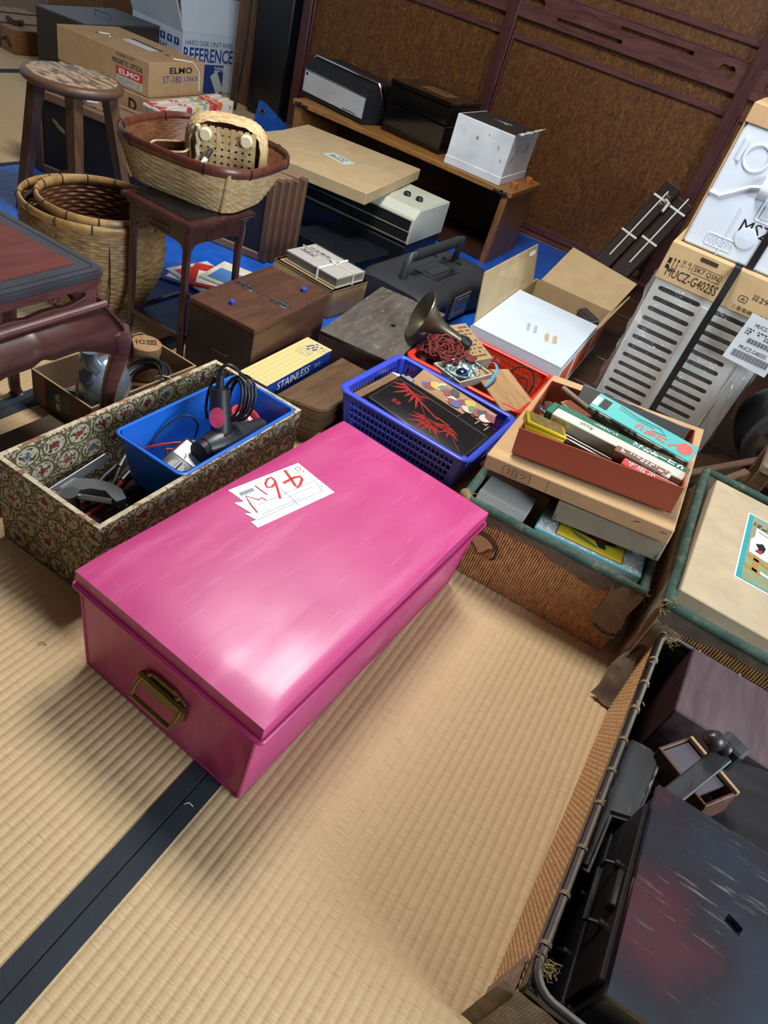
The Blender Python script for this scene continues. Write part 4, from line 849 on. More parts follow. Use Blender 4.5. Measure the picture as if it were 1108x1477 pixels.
# ------------------------------------------------------------------ frames and cartons behind the stool
FR = wood('brown frame moulding', '4a3226', '6a4d3b', 'Z', 12, .55); FRL = wood('worn frame edge', '70543f', '93765e', 'X', 12, .6); CANV = plain('black canvas back', '15161a', .6, var=.2, vs=8, wear='3a362f', wamt=.74)
fr_lab = ['foremost dark framed panel with torn black backing behind the stool and plant stand', 'second framed panel in the tied row behind the plant stand', 'third framed panel in the tied row behind the plant stand', 'fourth framed panel in the tied row behind the plant stand', 'rearmost framed panel in the tied row behind the plant stand']
ang = math.atan2(.17, .98)
for k in range(5):
    t = thing('framed_panel', fr_lab[k], 'panel', (-1.925 - .035 + .012 * k, 2.045 + .0285 * k, .006), ang, 'framed panels tied in a row')
    w2, h2, d2 = .505, (.292, .298, .300, .302, .310)[k], .0125
    for nm, q in (('frame_side', (-w2, -d2, 0, -w2 + .03, d2, h2)), ('frame_side', (w2 - .03, -d2, 0, w2, d2, h2)), ('frame_rail', (-w2 + .03, -d2, 0, w2 - .03, d2, .03)), ('frame_rail', (-w2 + .03, -d2, h2 - .03, w2 - .03, d2, h2))):
        b = B(); b.box(*q, .003); part(t, nm, b, FR if nm == 'frame_side' else FRL)
    b = B(); b.box(-w2 + .028, -.006, .028, w2 - .028, .004, h2 - .028); pn = part(t, 'backing', b, CANV)
    if k == 0:
        for (px, pz, s) in ((-.40, .19, .8), (.40, .20, .7)):
            b = B(); q = [(-.03, .022), (-.012, .016), (.0, .004), (.022, -.004), (.034, -.016), (.03, -.026), (.012, -.02), (-.006, -.010), (-.018, .002), (-.034, .012)]; b.prism([(x * s, y * s) for x, y in q], 0, .002, frame((px, -.0065, pz), X, Z)); part(pn, 'torn_paper', b, plain('torn backing', '7d6c4e', .8) if s == .8 else bpy.data.materials['torn backing'], label='torn pale paper in the backing')
        b = B()
        for x in (-.30, .12): b.box(x - .004, -.014, -.0, x + .004, -.0126, .30); b.box(x - .004, -.014, .3125, x + .004, .13, .3140)
        b.tube([(-.30, -.005, .316), (-.27, .02, .33), (-.24, .01, .316), (-.27, -.01, .315)], .004, 6); part(t, 'white_tape', b, plain('white tape', 'c8ccd0', .5))
t = thing('signboard', 'narrow grey panel with white capital letters behind the stool legs', 'sign', (-2.50, 2.03, .008), rot=(R(-6), 0, R(14)))
b = B(); b.box(-.07, -.006, 0, .07, .006, .235, .001); part(t, 'board', b, plain('slate board', '4c545f', .5)); 
for s_, z in (('S', .19), ('SU', .115), ('H', .04)): text(t, s_, GREY if s_ != 'SU' else INK, (-.02, -.0066, z), X, Z, h=.034)
# two projector cartons
t = thing('projector_carton', 'lettered brown carton stacked on another, with a cut handle slot on top', 'box', (-2.832, 2.805, .2155), R(4))
b = B(); b.box(-.265, -.195, 0, .265, .195, .140, .003); part(t, 'carton', b, KRAFTR)
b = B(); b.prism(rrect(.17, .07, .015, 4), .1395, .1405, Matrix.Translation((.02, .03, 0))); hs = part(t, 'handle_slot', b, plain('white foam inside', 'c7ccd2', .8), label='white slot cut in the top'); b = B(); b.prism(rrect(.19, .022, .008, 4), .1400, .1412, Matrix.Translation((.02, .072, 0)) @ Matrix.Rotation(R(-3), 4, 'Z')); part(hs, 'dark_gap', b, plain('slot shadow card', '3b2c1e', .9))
text(t, 'ELMO', INK, (.2655, .02, .108), Y, Z, w=.16, h=.026, bold=.02); text(t, 'ST-180', INKB, (.2655, -.04, .072), Y, Z, w=.13, h=.030); text(t, '2-TRACK', INKB, (.2655, .095, .072), Y, Z, w=.11, h=.018)
rl = panel(t, 'red_label', REDP, (.155, -.1955, .062), X, Z, .15, .034, .0006, 'red maker label'); text(rl, 'ELMO', WHITE, (.155, -.1963, .062), X, Z, w=.115, h=.022, bold=.02)
text(t, 'MAGNETIC OPTICAL', INK, (.145, -.1957, .098), X, Z, w=.17, h=.020); text(t, 'CODE 2127', INK, (.13, -.1957, .125), X, Z, w=.10, h=.010); wl = panel(t, 'white_label', plain('cream label', 'b9ae98', .7), (.155, -.1955, .028), X, Z, .15, .034, .0006); rows_of_text(wl, GREY, (.155, -.1962, .028), X, Z, .12, .02, 2, 3)
b = B(); b.tube([(.18, .05, .142), (.22, .02, .1425), (.266, .10, .142), (.268, .15, .10), (.267, .16, .02)], .003, 6); b.tube([(-.15, -.06, .142), (-.12, -.02, .144), (-.09, -.05, .142)], .003, 6); part(t, 'string', b, STRING, True, stuff=True)
for x, y in ((-.15, -.06), (.165, .04)):
    b = B(); b.cyl((x, y, .140), .012, .002, 12); part(t, 'seal_washer', b, plain('red fibre washer', '8d3b2f', .7), True)
t = thing('projector_carton', 'lower brown carton beneath the one with the handle slot', 'box', (-2.815, 2.795, .006), R(4))
b = B(); b.box(-.265, -.195, 0, .265, .195, .208, .003); part(t, 'carton', b, KRAFTR)
text(t, 'D', INK, (.17, -.1955, .16), X, Z, h=.05, bold=.03); panel(t, 'blue_patch', plain('blue patch', '4b8db8', .6), (.235, -.1952, .12), X, Z, .05, .04, .0006)
for k in range(4):
    t = thing('floral_album', ['flower-printed album at the right of the row beside the lettered brown carton', 'second flower-printed album from the right beside the lettered brown carton', 'third flower-printed album from the right beside the lettered brown carton', 'leftmost flower-printed album touching the lettered brown carton'][k], 'album', (-2.345 - .026 * k, 2.715, .006), R(9), 'flower-printed albums')
    if k == 0:
        g = G('flower print'); v = g.n('ShaderNodeTexVoronoi'); v.inputs['Scale'].default_value = 17; g.set(v.inputs['Vector'], g.co()); d = v.outputs['Distance']; sp = g.sep(v.outputs['Color'])
        fc = g.ramp(sp[0], [(0, lin('b83a5c')), (.3, lin('d3683c')), (.5, lin('d8b744')), (.7, lin('7c9c5e')), (.9, lin('8fb08a'))]); fc.node.color_ramp.interpolation = 'CONSTANT'
        FLO = g.fin(g.mix(g.math('LESS_THAN', d, .42), lin('d9cfc0') + (1,), fc), .5)
    b = B(); b.box(-.0125, -.29, 0, .0125, .29, .245 + .004 * (k % 2), .002); part(t, 'cover', b, FLO)
    b = B(); b.box(-.009, -.2912, .006, .009, -.2895, .24); part(t, 'page_edge', b, PAGE)
t = thing('handled_case', 'dark wooden case with a ring handle on top, behind the lettered brown carton', 'box', (-3.58, 3.31, .0), R(8))
b = B(); b.box(-.16, -.31, .001, .16, .31, .288, .003); part(t, 'case', b, wood('near black case', '231a18', '3a2c28', 'Y', 7, .4)); b = B(); b.box(-.161, -.311, .284, .161, .311, .294, .002); part(t, 'lid', b, plain('grey black lid', '3b3b3d', .4, var=.15, vs=20)); b = B(); b.tube([(-.045, .0, .295), (-.045, .0, .312), (.045, .02, .312), (.045, .02, .295)], .004, 8); part(t, 'ring_handle', b, DSTEEL, True)
t = thing('corded_box', 'pale wooden box tied with a brown flat cord at the far left', 'box', (-4.16, 3.24, 0), R(-6))
b = B(); b.box(-.26, -.2, .001, .26, .2, .118, .003); part(t, 'box', b, wood('paulownia wood', '7a4f2f', '9c6f46', 'X', 8, .55)); b = B(); b.box(-.263, -.203, .0, .263, .203, .012, .002); part(t, 'base_strip', b, wood('paulownia base', '6d452a', '8c623d', 'X', 8, .55))
b = B()
for x in (.12, -.12): b.box(x - .011, -.205, .0, x + .011, -.203, .12); b.box(x - .011, -.205, .119, x + .011, .205, .1215)
b.tube([(.12 + .05 * math.cos(a), -.1 + .03 * math.sin(a), .128 + .01 * math.sin(2 * a)) for a in [i * .5 for i in range(13)]], .011, 6); b.tube([(.16, -.206, .05), (.19, -.207, .07), (.23, -.206, .03)], .006, 6); part(t, 'cord', b, plain('brown flat cord', '33211a', .7), True, stuff=True)
b = B(); b.box(-.25, -.2, 0, .2, .2, .25, .004); single('storage_box', 'plain brown wooden box beyond the handled case at the top left', 'box', b, wood('far box wood', '5a3a22', '7a5535', 'X', 8, .55), (-4.75, 4.35, 0), R(10))
b = B(); b.box(-.28, -.25, 0, .28, .25, .22, .004); single('storage_box', 'wooden box next to the white carton at the top edge', 'box', b, wood('far box wood pale', '7d6242', 'a1845e', 'X', 8, .55), (-4.00, 4.62, 0), R(0))
# white carton with open flaps
WC = plain('white carton board', 'b9c4cf', .6, var=.05)
t = thing('white_carton', 'tall white carton with open flaps and blue computer-unit lettering beside the tan post', 'box', (-3.47, 4.02, .0), R(-6))
b = B(); b.open_box(-.22, -.36, .001, .22, .36, .315, .006); part(t, 'carton', b, WC)
b = B(); b.box(-.22, -.362, .315, .22, -.354, .50, M=Matrix.Translation((0, -.356, .315)) @ Matrix.Rotation(R(22), 4, 'X') @ Matrix.Translation((0, .356, -.315))); part(t, 'flap', b, WC)
b = B(); b.box(.212, -.36, .315, .220, .36, .50, M=Matrix.Translation((.216, 0, .315)) @ Matrix.Rotation(R(-12), 4, 'Y') @ Matrix.Translation((-.216, 0, -.315))); part(t, 'flap', b, WC)
DB = plain('deep blue print', '1c3a86', .55)
bl = panel(t, 'blue_field', DB, (.2202, -.17, .08), Y, Z, .30, .155, .0008, 'deep blue printed field')
text(bl, 'REFERENCE', DB, (.2205, -.15, .205), Y, Z, w=.40, h=.075, bold=.02); text(bl, 'HARD DISK UNIT R4HS', DB, (.2205, -.15, .265), Y, Z, w=.38, h=.026); text(bl, '20MB', WHITE, (.2214, -.05, .135), Y, Z, w=.10, h=.028)
panel(bl, 'drive_picture', plain('drive picture', 'bfc4bb', .5), (.2212, -.07, .06), (0, .8, .5), (0, -.4, 1), .06, .12, .0006)
for k in range(3): ic = panel(t, 'pictogram', DB, (.05 + k * .06, -.3604, .255), X, Z, .042, .036, .0008); panel(ic, 'pictogram_mark', WHITE, (.05 + k * .06, -.3613, .257), X, Z, .014, .02, .0004, None, [(-.5, 0), (-.2, .0), (-.2, -.5), (.2, -.5), (.2, 0), (.5, 0), (0, .5)])
text(t, 'R4HS', DB, (.03, -.3606, .205), X, Z, w=.13, h=.035)
# tarpaulin fold with an eyelet and two black planks at the foot of the post
t = thing('tarpaulin_fold', 'folded blue sheet corner with a metal eyelet at the foot of the black post', 'sheet', (-2.44, 3.44, .006), R(6))
b = B(); b.plate([(-.14, 0), (-.14, .19), (-.10, .185), (.30, .02), (.30, 0)], [circle(.012, 14, -.105, .14)], .008, frame((0, 0, 0), X, (0, .35, 1))); part(t, 'sheet', b, TARP)
b = B(); M = frame((0, 0, 0), X, (0, .35, 1)); b.tube([M @ Vector((-.105 + .015 * math.cos(a / 14 * 6.283), .14 + .015 * math.sin(a / 14 * 6.283), .004)) for a in range(14)], .004, 6, True); part(t, 'eyelet', b, STEEL, True)
for k, (x, y, z, rz) in enumerate([(-2.20, 3.15, .006, -6), (-2.34, 3.03, .006, -8)]):
    b = B(); b.box(-.42 if k == 0 else -.36, -.05, 0, .12, .05, .055, .003); single('black_plank', ['black painted plank on the floor nearer the oak shelf', 'black painted plank on the floor nearer the flower-printed albums'][k], 'plank', b, BLACK, (x, y, z), R(rz))
wire('power_cable', 'black cable hanging beside the black post', RUBBER, [(-2.99, 3.85, .9), (-2.99, 3.84, .5), (-2.985, 3.82, .25), (-2.99, 3.80, .08), (-2.96, 3.76, .012)], .008)
# ------------------------------------------------------------------ open orange and white carton
ORG = plain('orange print', 'c4521f', .5); WCB = plain('white carton face', 'c3d0dd', .5, var=.04)
t = thing('orange_carton', 'white and orange carton with its kraft flaps standing open behind the red basket', 'box', (-.440, 2.440, .005), R(1))
w_, d_, h_ = .165, .355, .160
b = B(); b.open_box(-w_, -d_, 0, w_, d_, h_, .005); part(t, 'carton', b, KRAFTL)
fp = panel(t, 'orange_front', ORG, (.01, -d_, .075), X, Z, .27, .11, .0008); b = B(); b.box(-w_ - .0006, -d_ - .0006, 0, w_ + .0006, -d_ + .002, h_ + .0004); part(t, 'white_front', b, WCB)
sd = panel(t, 'orange_side', ORG, (w_, .02, .080), Y, Z, .66, .11, .0012); panel(t, 'white_side', WCB, (w_, 0, h_ / 2), Y, Z, 2 * d_, h_, .0006)
for q in (-.12, .16): panel(sd, 'white_band', WCB, (w_ + .0012, q, .080), (0, 1, .25), (0, -.25, 1), .03, .13, .0006)
text(fp, 'デジタル', WHITE, (-.07, -d_ - .0012, .10), X, Z, w=.09, h=.030, bold=.03)
b = B(); b.box(-w_ + .004, -d_, h_ + .002, w_ - .002, .12, h_ + .007, M=Matrix.Translation((0, -d_, h_)) @ Matrix.Rotation(R(.6), 4, 'X') @ Matrix.Translation((0, d_, -h_))); tf = part(t, 'white_flap', b, WCB, label='white folded-in flap with torn tape marks')
TM = plain('torn kraft mark', 'b39b78', .8, var=.2, vs=50); GM = plain('grey scuff', '9fa4a8', .8)
for k, (x, y, m_) in enumerate([(-.02, -.17, GM), (.005, -.165, GM), (.055, -.185, TM), (.082, -.175, TM)]):
    rd = random.Random(k); q = [(-.5 + .12 * rd.random(), -.5), (.3 * rd.random(), -.48), (.5, -.3), (.42, .4), (.2, .5), (-.3, .46), (-.5, .2)]
    panel(tf, 'tape_mark', m_, (x, y, h_ + .0076 + (y + d_) * .0105), (1, .25, 0), (-.22, 1, .0105), .012 + .004 * (k > 1), .07, .0006, None, q)
def flap(nm, pts, mat_, parent, th=.004, label=None):
    b = B(); p = [Vector(q) for q in pts]; n = (p[1] - p[0]).cross(p[3] - p[0]).normalized() * th; b.faces(p + [q + n for q in p], [(3, 2, 1, 0), (4, 5, 6, 7), (0, 1, 5, 4), (1, 2, 6, 5), (2, 3, 7, 6), (3, 0, 4, 7)]); return part(parent, nm, b, mat_, label=label)
lf = flap('left_flap', [(-w_, -.33, h_), (-w_, .30, h_), (-w_ - .045, .33, h_ + .13), (-w_ - .030, -.32, h_ + .165)], KRAFTL, t, label='raised kraft flap with white tape scraps')
flap('back_flap', [(-w_ + .02, .355, h_), (w_, .355, h_), (w_ + .03, .50, h_ + .095), (-w_ + .06, .52, h_ + .12)], KRAFTL, t)
flap('right_flap', [(w_, .12, h_), (w_, .36, h_), (w_ + .03, .44, h_ + .06), (w_ + .006, .14, h_ + .010)], KRAFTL, t)
for y, z in ((-.25, .125), (-.25, .095), (.26, .11), (.26, .085)): panel(lf, 'tape_scrap', WHITE, (-w_ - .0345 + .20 * (.125 - z) + .012 * (y < 0) - .002, y, h_ + z), (0, 1, -.05), (-.3, 0, 1), .08, .018, .001, None, [(-.5, -.3), (.2, -.5), (.5, -.2), (.45, .45), (-.1, .5), (-.48, .3)])
b = B(); b.box(-.05, -.02, 0, .05, .02, .05, .002); b.box(-.045, -.015, .05, .045, .015, .055); single('metal_fitting', 'dull metal fitting peeping out of the open white and orange carton', 'fitting', b, DSTEEL, (-.33, 2.66, .120), rot=(R(14), 0, R(-40)))
b = B(); b.box(-.14, -.20, .006, .14, .20, .115, .003); single('packed_block', 'dull card block packed inside the white and orange carton', 'block', b, KRAFTD, (-.440, 2.44, .010), R(1))
# ------------------------------------------------------------------ plastic mesh baskets
def mesh_basket(name, label, loc, rz, W, D, H, mat, nx, ny, nz, k=.90, flare=.009):
    t = thing(name, label, 'basket', loc, rz)
    def wall(L, n, M):
        hl = []; zb, zt = .014, H - .016; cw = (L * k - .03) / n; ch = (zt - zb) / nz
        for i in range(n):
            for j in range(nz):
                x0 = -L * k / 2 + .015 + i * cw; z0 = zb + j * ch; s = 1 + (1 / k - 1) * (z0 / H); hl.append([(s * (x0 + cw * .13), z0 + ch * .12), (s * (x0 + cw * .87), z0 + ch * .12), (s * (x0 + cw * .87), z0 + ch * .88), (s * (x0 + cw * .13), z0 + ch * .88)])
        b = B(); b.plate([(-L * k / 2, 0), (L * k / 2, 0), (L / 2, H), (-L / 2, H)], hl, .0022, M); part(t, 'mesh_wall', b, mat)
    r = .022
    for s, L, n, half, o_ in ((1, W - .012, nx, D / 2, 'y'), (-1, W - .012, nx, D / 2, 'y'), (1, D - .012, ny, W / 2, 'x'), (-1, D - .012, ny, W / 2, 'x')):
        a, c = half * k, half; up = Vector((0, s * (c - a), H)) if o_ == 'y' else Vector((s * (c - a), 0, H)); o = Vector((0, s * a, 0)) if o_ == 'y' else Vector((s * a, 0, 0))
        rr = (-s, 0, 0) if o_ == 'y' else (0, s, 0); wall(L, n, frame(o, rr, up))
    b = B()
    for sx in (-1, 1):
        for sy in (-1, 1): b.tube([(sx * (W / 2 * k - .006), sy * (D / 2 * k - .006), 0), (sx * (W / 2 - .007), sy * (D / 2 - .007), H)], .0088, 10)
    b.tube(rrect(W + flare, D + flare, r, 5, H), (flare, .005), 10, True, flat=Z); part(t, 'rim', b, mat, True)
    b = B(); hl = []
    for i in range(10):
        for j in range(6): x, y = -W * k / 2 + .02 + i * (W * k - .04) / 10, -D * k / 2 + .02 + j * (D * k - .04) / 6; u, v = (W * k - .04) / 10 * .75, (D * k - .04) / 6 * .75; hl.append([(x, y), (x + u, y), (x + u, y + v), (x, y + v)])
    b.plate(rrect(W * k, D * k, .01, 3), hl, .0025, Matrix.Translation((0, 0, .002))); part(t, 'mesh_base', b, mat)
    return t
BLUB = plain('violet blue plastic', '3c4fca', .36, var=.05); REDB = plain('red plastic mesh', 'd0321f', .36, var=.05)
b = B(); b.box(-.195, -.145, .001, .195, .145, .058, .002); b.box(-.197, -.147, .040, .197, .147, .0585, .001); single('brown_carton', 'flat dark brown lidded carton under the blue mesh basket', 'box', b, kraft('dark brown carton', '5b4334', .7), (-.450, 1.480, 0), R(-3))
mesh_basket('mesh_basket', 'violet blue plastic mesh basket of printed things standing on the flat brown carton', (-.462, 1.508, .0595), R(-3), .372, .292, .112, BLUB, 24, 17, 4)
mesh_basket('mesh_basket', 'red plastic mesh basket holding the horn and red cord behind the blue one', (-.466, 1.905, .005), R(0), .370, .305, .135, REDB, 26, 20, 6, .92)
b = B(); b.box(-.13, -.10, .001, .13, .10, .075, .003); single('dull_box', 'grey card box filling the bottom of the red mesh basket', 'box', b, kraft('inner card', '776a5c', .8), (-.50, 1.905, .010))
b = B(); b.box(-.14, -.10, 0, .14, .10, .078, .003); single('wood_tray', 'dark wooden tray under the lacquer cover in the blue mesh basket', 'tray', b, wood('dark tray wood', '2c211a', '4c3a2c', 'X', 9, .6), (-.47, 1.49, .0635), R(-4))
# lacquer cover with red bamboo
BLQ = plain('satin black lacquer', '141518', .30, var=.05, coat=.15)
t = thing('bamboo_album', 'black lacquered album painted with red bamboo leaning in the blue mesh basket', 'album', (-.440, 1.455, .157), rot=(R(3), R(3), R(-5)))
b = B(); b.box(-.150, -.076, 0, .150, .076, .010, .003, seg=2); part(t, 'front_cover', b, BLQ, True)
b = B(); b.box(-.146, -.073, -.022, .148, .073, -.0005, .001); part(t, 'page_block', b, plain('dark page block', '241f1b', .7))
b = B(); b.tube([(x, y, .0102) for x, y in rrect(.288, .140, .004, 3)], lambda u: (.0008, .0003), 4, True, flat=Z); part(t, 'incised_border', b, plain('dull border', '3c3e42', .5))
b = B()
def leaf(x, y, a, L, w, z=.0103):
    c, s = math.cos(a), math.sin(a); q = [(0, 0), (L * .25, w), (L * .6, w * .8), (L, 0), (L * .6, -w * .5), (L * .25, -w * .8)]; b.prism([(x + c * p - s * r_, y + s * p + c * r_) for p, r_ in q], z - .0003, z)
def stem(p0, p1, w): b.tube([(*p0, .0101), (*p1, .0101)], lambda u: (w * (1 - .5 * u), .0003), 4, flat=Z)
stem((-.128, .062), (.02, .012), .004); stem((.015, .018), (.055, .018), .0026); stem((-.06, .044), (.0, -.014), .0012); stem((.05, .012), (.128, -.05), .0012)
for k in range(11): leaf(-.118 + .010 * (k % 6), .058 - .003 * (k % 6), R(-150 + k * 18), .036 + .01 * (k % 3), .0046)
for k in range(12): leaf(-.002 + .006 * (k % 5), -.008 - .003 * (k % 5), R(-165 + k * 16), .040 + .012 * (k % 3), .0046)
for k in range(9): leaf(.052 + .007 * (k % 4), .012 - .004 * (k % 4), R(-150 + k * 17), .028 + .008 * (k % 3), .004)
part(t, 'red_bamboo', b, plain('red lacquer print', 'a02a25', .35), label='red painted bamboo', stuff=True)
b = B()
for x in (-.097, -.083):
    for k in range(3): b.box(x - .005, -.03 + k * .005, .0100, x + .005, -.0265 + k * .005, .0104)
    b.box(x - .001, -.031, .01, x + .001, -.014, .0104)
part(t, 'seal_mark', b, bpy.data.materials['red lacquer print'], stuff=True)
t = thing('thread_bound_book', 'black thread-bound book edge showing behind the bamboo album', 'book', (-.332, 1.525, .150), rot=(R(2), R(5), R(-8)))
b = B(); b.box(-.055, -.06, 0, .055, .035, .014, .002); part(t, 'cover', b, BLQ, True); b = B()
for x in (-.03, .0, .03): b.tube([(x + .02, .010, .0145), (x + .02, .0355, .0145), (x + .02, .0358, 0)], .0012, 5)
part(t, 'binding_thread', b, STRING, stuff=True)
t = thing('print_board', 'wooden board pasted with a coloured actor print behind the bamboo album', 'board', (-.440, 1.618, .152), rot=(R(18), R(2), R(-5)))
b = B(); b.box(-.125, -.032, 0, .125, .032, .008, .001); part(t, 'board', b, wood('print board wood', '9a7048', 'b98d60', 'X', 9, .55))
pc = ['2f4f9c', '7c2030', 'c8b03c', 'ccc3b0', '5c7a50', '8e2c3c', '2a2a30', 'd0c8b8', '7a2434']
for k in range(18):
    rd = random.Random(k + 40); q = [(math.cos(a) * rd.uniform(.5, 1), math.sin(a) * rd.uniform(.5, 1)) for a in [i * .785 for i in range(8)]]; x = -.085 + .012 * k + rd.uniform(-.004, .004)
    nm = 'print ink ' + pc[k % 9]; m_ = bpy.data.materials.get(nm) or plain(nm, pc[k % 9], .5); panel(t, 'print_patch', m_, (x, rd.uniform(-.018, .016) , .008 + .00025 * k), X, Y, .022, .018, .0005, None, q)
for k, (x, y, z, rx, lb, mt) in enumerate([(-.575, 1.60, .15, 20, 'grey metal clip lying in the back left of the blue mesh basket', DSTEEL), (-.465, 1.642, .150, 30, 'small chromed clasp behind the actor print', STEEL)]):
    b = B(); b.box(-.03, -.012, 0, .03, .012, .012, .003); b.box(-.012, -.016, .008, .016, .014, .016, .002); single('metal_clasp', lb, 'clasp', b, mt, (x, y, z - .01), rot=(R(rx), 0, R(-12)))
b = B(); b.box(-.012, -.09, 0, .012, .09, .012, .001); single('wooden_lath', 'worn wooden lath at the left end of the blue mesh basket', 'lath', b, wood('worn lath', '6d5236', '92744f', 'Y', 12, .7), (-.617, 1.49, .145), rot=(R(2), 0, R(-6)))
b = B(); b.box(-.10, -.012, 0, .10, .012, .03, .002); single('lacquer_slat', 'black lacquered ruler between the bamboo album and the actor print', 'slat', b, BLQ, (-.50, 1.568, .128), rot=(0, R(1), R(-6)))  # only a loose black lacquered slat, without any graduation
b = B(); b.box(-.014, -.018, 0, .014, .018, .014, .004); single('white_packet', 'small white packet at the back left corner of the blue basket', 'packet', b, WHITE, (-.618, 1.605, .128), R(20))
# in the red basket
t = thing('brass_horn', 'dull brass horn with a flared bell lying on the corner of the red basket', 'horn', (-.575, 1.935, .172))
dv = (Vector((-.695, 1.860, .222)) - Vector((-.575, 1.935, .172))); Ln = dv.length; q = Vector((0, 0, 1)).rotation_difference(dv.normalized()).to_matrix().to_4x4()
HORN = plain('dull brass', '77705e', .38, .9, var=.18, vs=18)
b = B(); pr = [(.014 + .012 * u + .048 * u ** 4, Ln * u) for u in [i / 18 for i in range(19)]]; b.lathe(pr + [(.0755, Ln + .002), (.075, Ln + .004)] + [(r_ - .0018, z + .002) for r_, z in pr[::-1]], 40, q); part(t, 'bell', b, HORN, True, ang=70)
b = B(); b.tube([(.0755 * math.cos(a / 40 * 6.283), .0755 * math.sin(a / 40 * 6.283), Ln + .003) for a in range(40)], .0022, 6, True, M=q); part(t, 'rolled_lip', b, HORN, True)
b = B(); b.lathe([(.0, -.04), (.016, -.038), (.022, -.02), (.016, .0)], 20, q, True); part(t, 'squeeze_end', b, RUBBER, True)
REDC = plain('dark red cord', '6f2320', .7, var=.25, vs=40)
t = thing('cord_bundle', 'tangled bundle of dark red cord in the red basket before the horn', 'cord', (-.580, 1.835, .130))
rd = random.Random(5)
for s in range(4):
    b = B()
    for k in range(5):
        ph, ra, rb, tl = rd.uniform(0, 6), rd.uniform(.035, .062), rd.uniform(.028, .05), rd.uniform(-.7, .7); cx_, cy_, cz_ = rd.uniform(-.03, .03), rd.uniform(-.02, .02), .012 + .010 * s + rd.uniform(-.004, .008)
        b.tube([(cx_ + ra * math.cos(a / 20 * 6.283 + ph), cy_ + rb * math.sin(a / 20 * 6.283 + ph), cz_ + .020 * math.sin(a / 20 * 6.283 + ph * 2) * tl + .006 * math.sin(a * 2.1)) for a in range(20)], .0034, 6, True)
    part(t, 'loops', b, REDC, True, stuff=True)
b = B()
for k in range(7): b.tube([(.045 + .006 * k, .045 - .002 * k, .036 + .004 * math.sin(k)), (.062 + .006 * k, .02, .05), (.055 + .006 * k, .0, .040)], .0036, 6)
part(t, 'wound_hank', b, REDC, True)
b = B(); b.lathe([(.0, 0), (.05, .004), (.056, .03), (.04, .055), (0, .058)], 20); single('grey_bulb', 'grey rubber bulb half hidden under the red cord', 'bulb', b, plain('grey rubber', '57534d', .6, var=.2, vs=20), (-.622, 1.86, .087), smooth=True)
t = thing('print_box', 'tan box covered in fine dark lettering behind the horn', 'box', (-.565, 1.992, .125), rot=(R(6), R(10), R(-28)))
PBX = kraft('lettered tan card', 'a58a66', .75)
b = B(); b.box(-.085, -.045, -.038, .085, .045, .03, .001); part(t, 'carton', b, PBX); rows_of_text(t, plain('brown print', '5a3c28', .7), (0, .0, .030), (0, 1, 0), (-1, 0, 0), .075, .15, 9, 6)
t = thing('china_tray', 'square white box with a teal patterned china dish and blue ribbon on the red basket', 'dish', (-.490, 1.795, .136), rot=(R(5), R(-4), R(-24)))
b = B(); b.open_box(-.060, -.066, 0, .060, .066, .026, .005, .001); part(t, 'box', b, plain('worn white card', 'c2bdb0', .7, var=.1, vs=40))
def china():
    g = G('teal transfer china'); f = g.noise(g.co(), 130, 3, .6); x, y, z = g.sep(); d = g.math('SQRT', g.math('ADD', g.math('MULTIPLY', x, x), g.math('MULTIPLY', y, y))); rg = g.math('SINE', g.math('MULTIPLY', d, 520))
    return g.fin(g.mix(g.math('GREATER_THAN', g.math('ADD', f, g.math('MULTIPLY', rg, .10)), .54), lin('c9d6d3') + (1,), lin('2f6f74') + (1,)), .2)
b = B(); b.lathe([(0, .008), (.03, .009), (.046, .018), (.052, .024), (.053, .021), (.045, .012), (.03, .006), (0, .006)], 36); part(t, 'china_dish', b, china(), True, label='teal patterned china dish')
b = B(); b.lathe([(.013, .01), (.014, .02), (.004, .026), (0, .026)], 14, capb=True); b.lathe([(.016, .010), (.02, .012), (.016, .016)], 14); part(t, 'dark_knob', b, plain('navy glaze', '15203a', .2), True)
RIB = plain('bright blue ribbon', '3f9ad6', .45)
def ribbon(label, pts, w=.004):
    P = [Vector(p) for p in pts]; q = []
    for i in range(len(P) - 1):
        p0, p1, p2, p3 = P[max(0, i - 1)], P[i], P[i + 1], P[min(len(P) - 1, i + 2)]
        for k in range(5): u = k / 5; q.append(.5 * ((2 * p1) + (p2 - p0) * u + (2 * p0 - 5 * p1 + 4 * p2 - p3) * u * u + (3 * p1 - p0 - 3 * p2 + p3) * u ** 3))
    q.append(P[-1]); b = B(); b.tube(q, (w, .0008), 6); return single('ribbon', label, 'ribbon', b, RIB, smooth=True)
ribbon('bright blue ribbon knotted on the china dish and hanging over the basket rim', [(-.478, 1.80, .163), (-.465, 1.77, .172), (-.472, 1.745, .168), (-.490, 1.725, .160), (-.505, 1.705, .150), (-.520, 1.715, .165), (-.525, 1.74, .172)])
ribbon('bright blue ribbon looping from the china dish over the wooden box', [(-.462, 1.835, .164), (-.45, 1.86, .178), (-.425, 1.86, .190), (-.405, 1.835, .185), (-.400, 1.80, .172), (-.402, 1.76, .160)])
PW = wood('pale box wood', '9c7850', 'c19d70', 'X', 10, .6)
t = thing('wooden_lid_box', 'pale wooden box with its lid askew at the right end of the red basket', 'box', (-.372, 1.840, .088), R(-34))
t.scale = (1.12, 1.12, 1)
b = B(); b.open_box(-.075, -.055, 0, .075, .055, .052, .006); part(t, 'box', b, PW); b = B(); b.box(-.085, -.060, .0, .080, .060, .007, .001, M=Matrix.Translation((.022, -.006, .056)) @ Matrix.Rotation(R(7), 4, 'Y')); part(t, 'sliding_lid', b, PW)
b = B(); b.box(-.065, -.045, .006, .065, .045, .036); part(t, 'green_lining', b, plain('green lining', '5c7a54', .6))
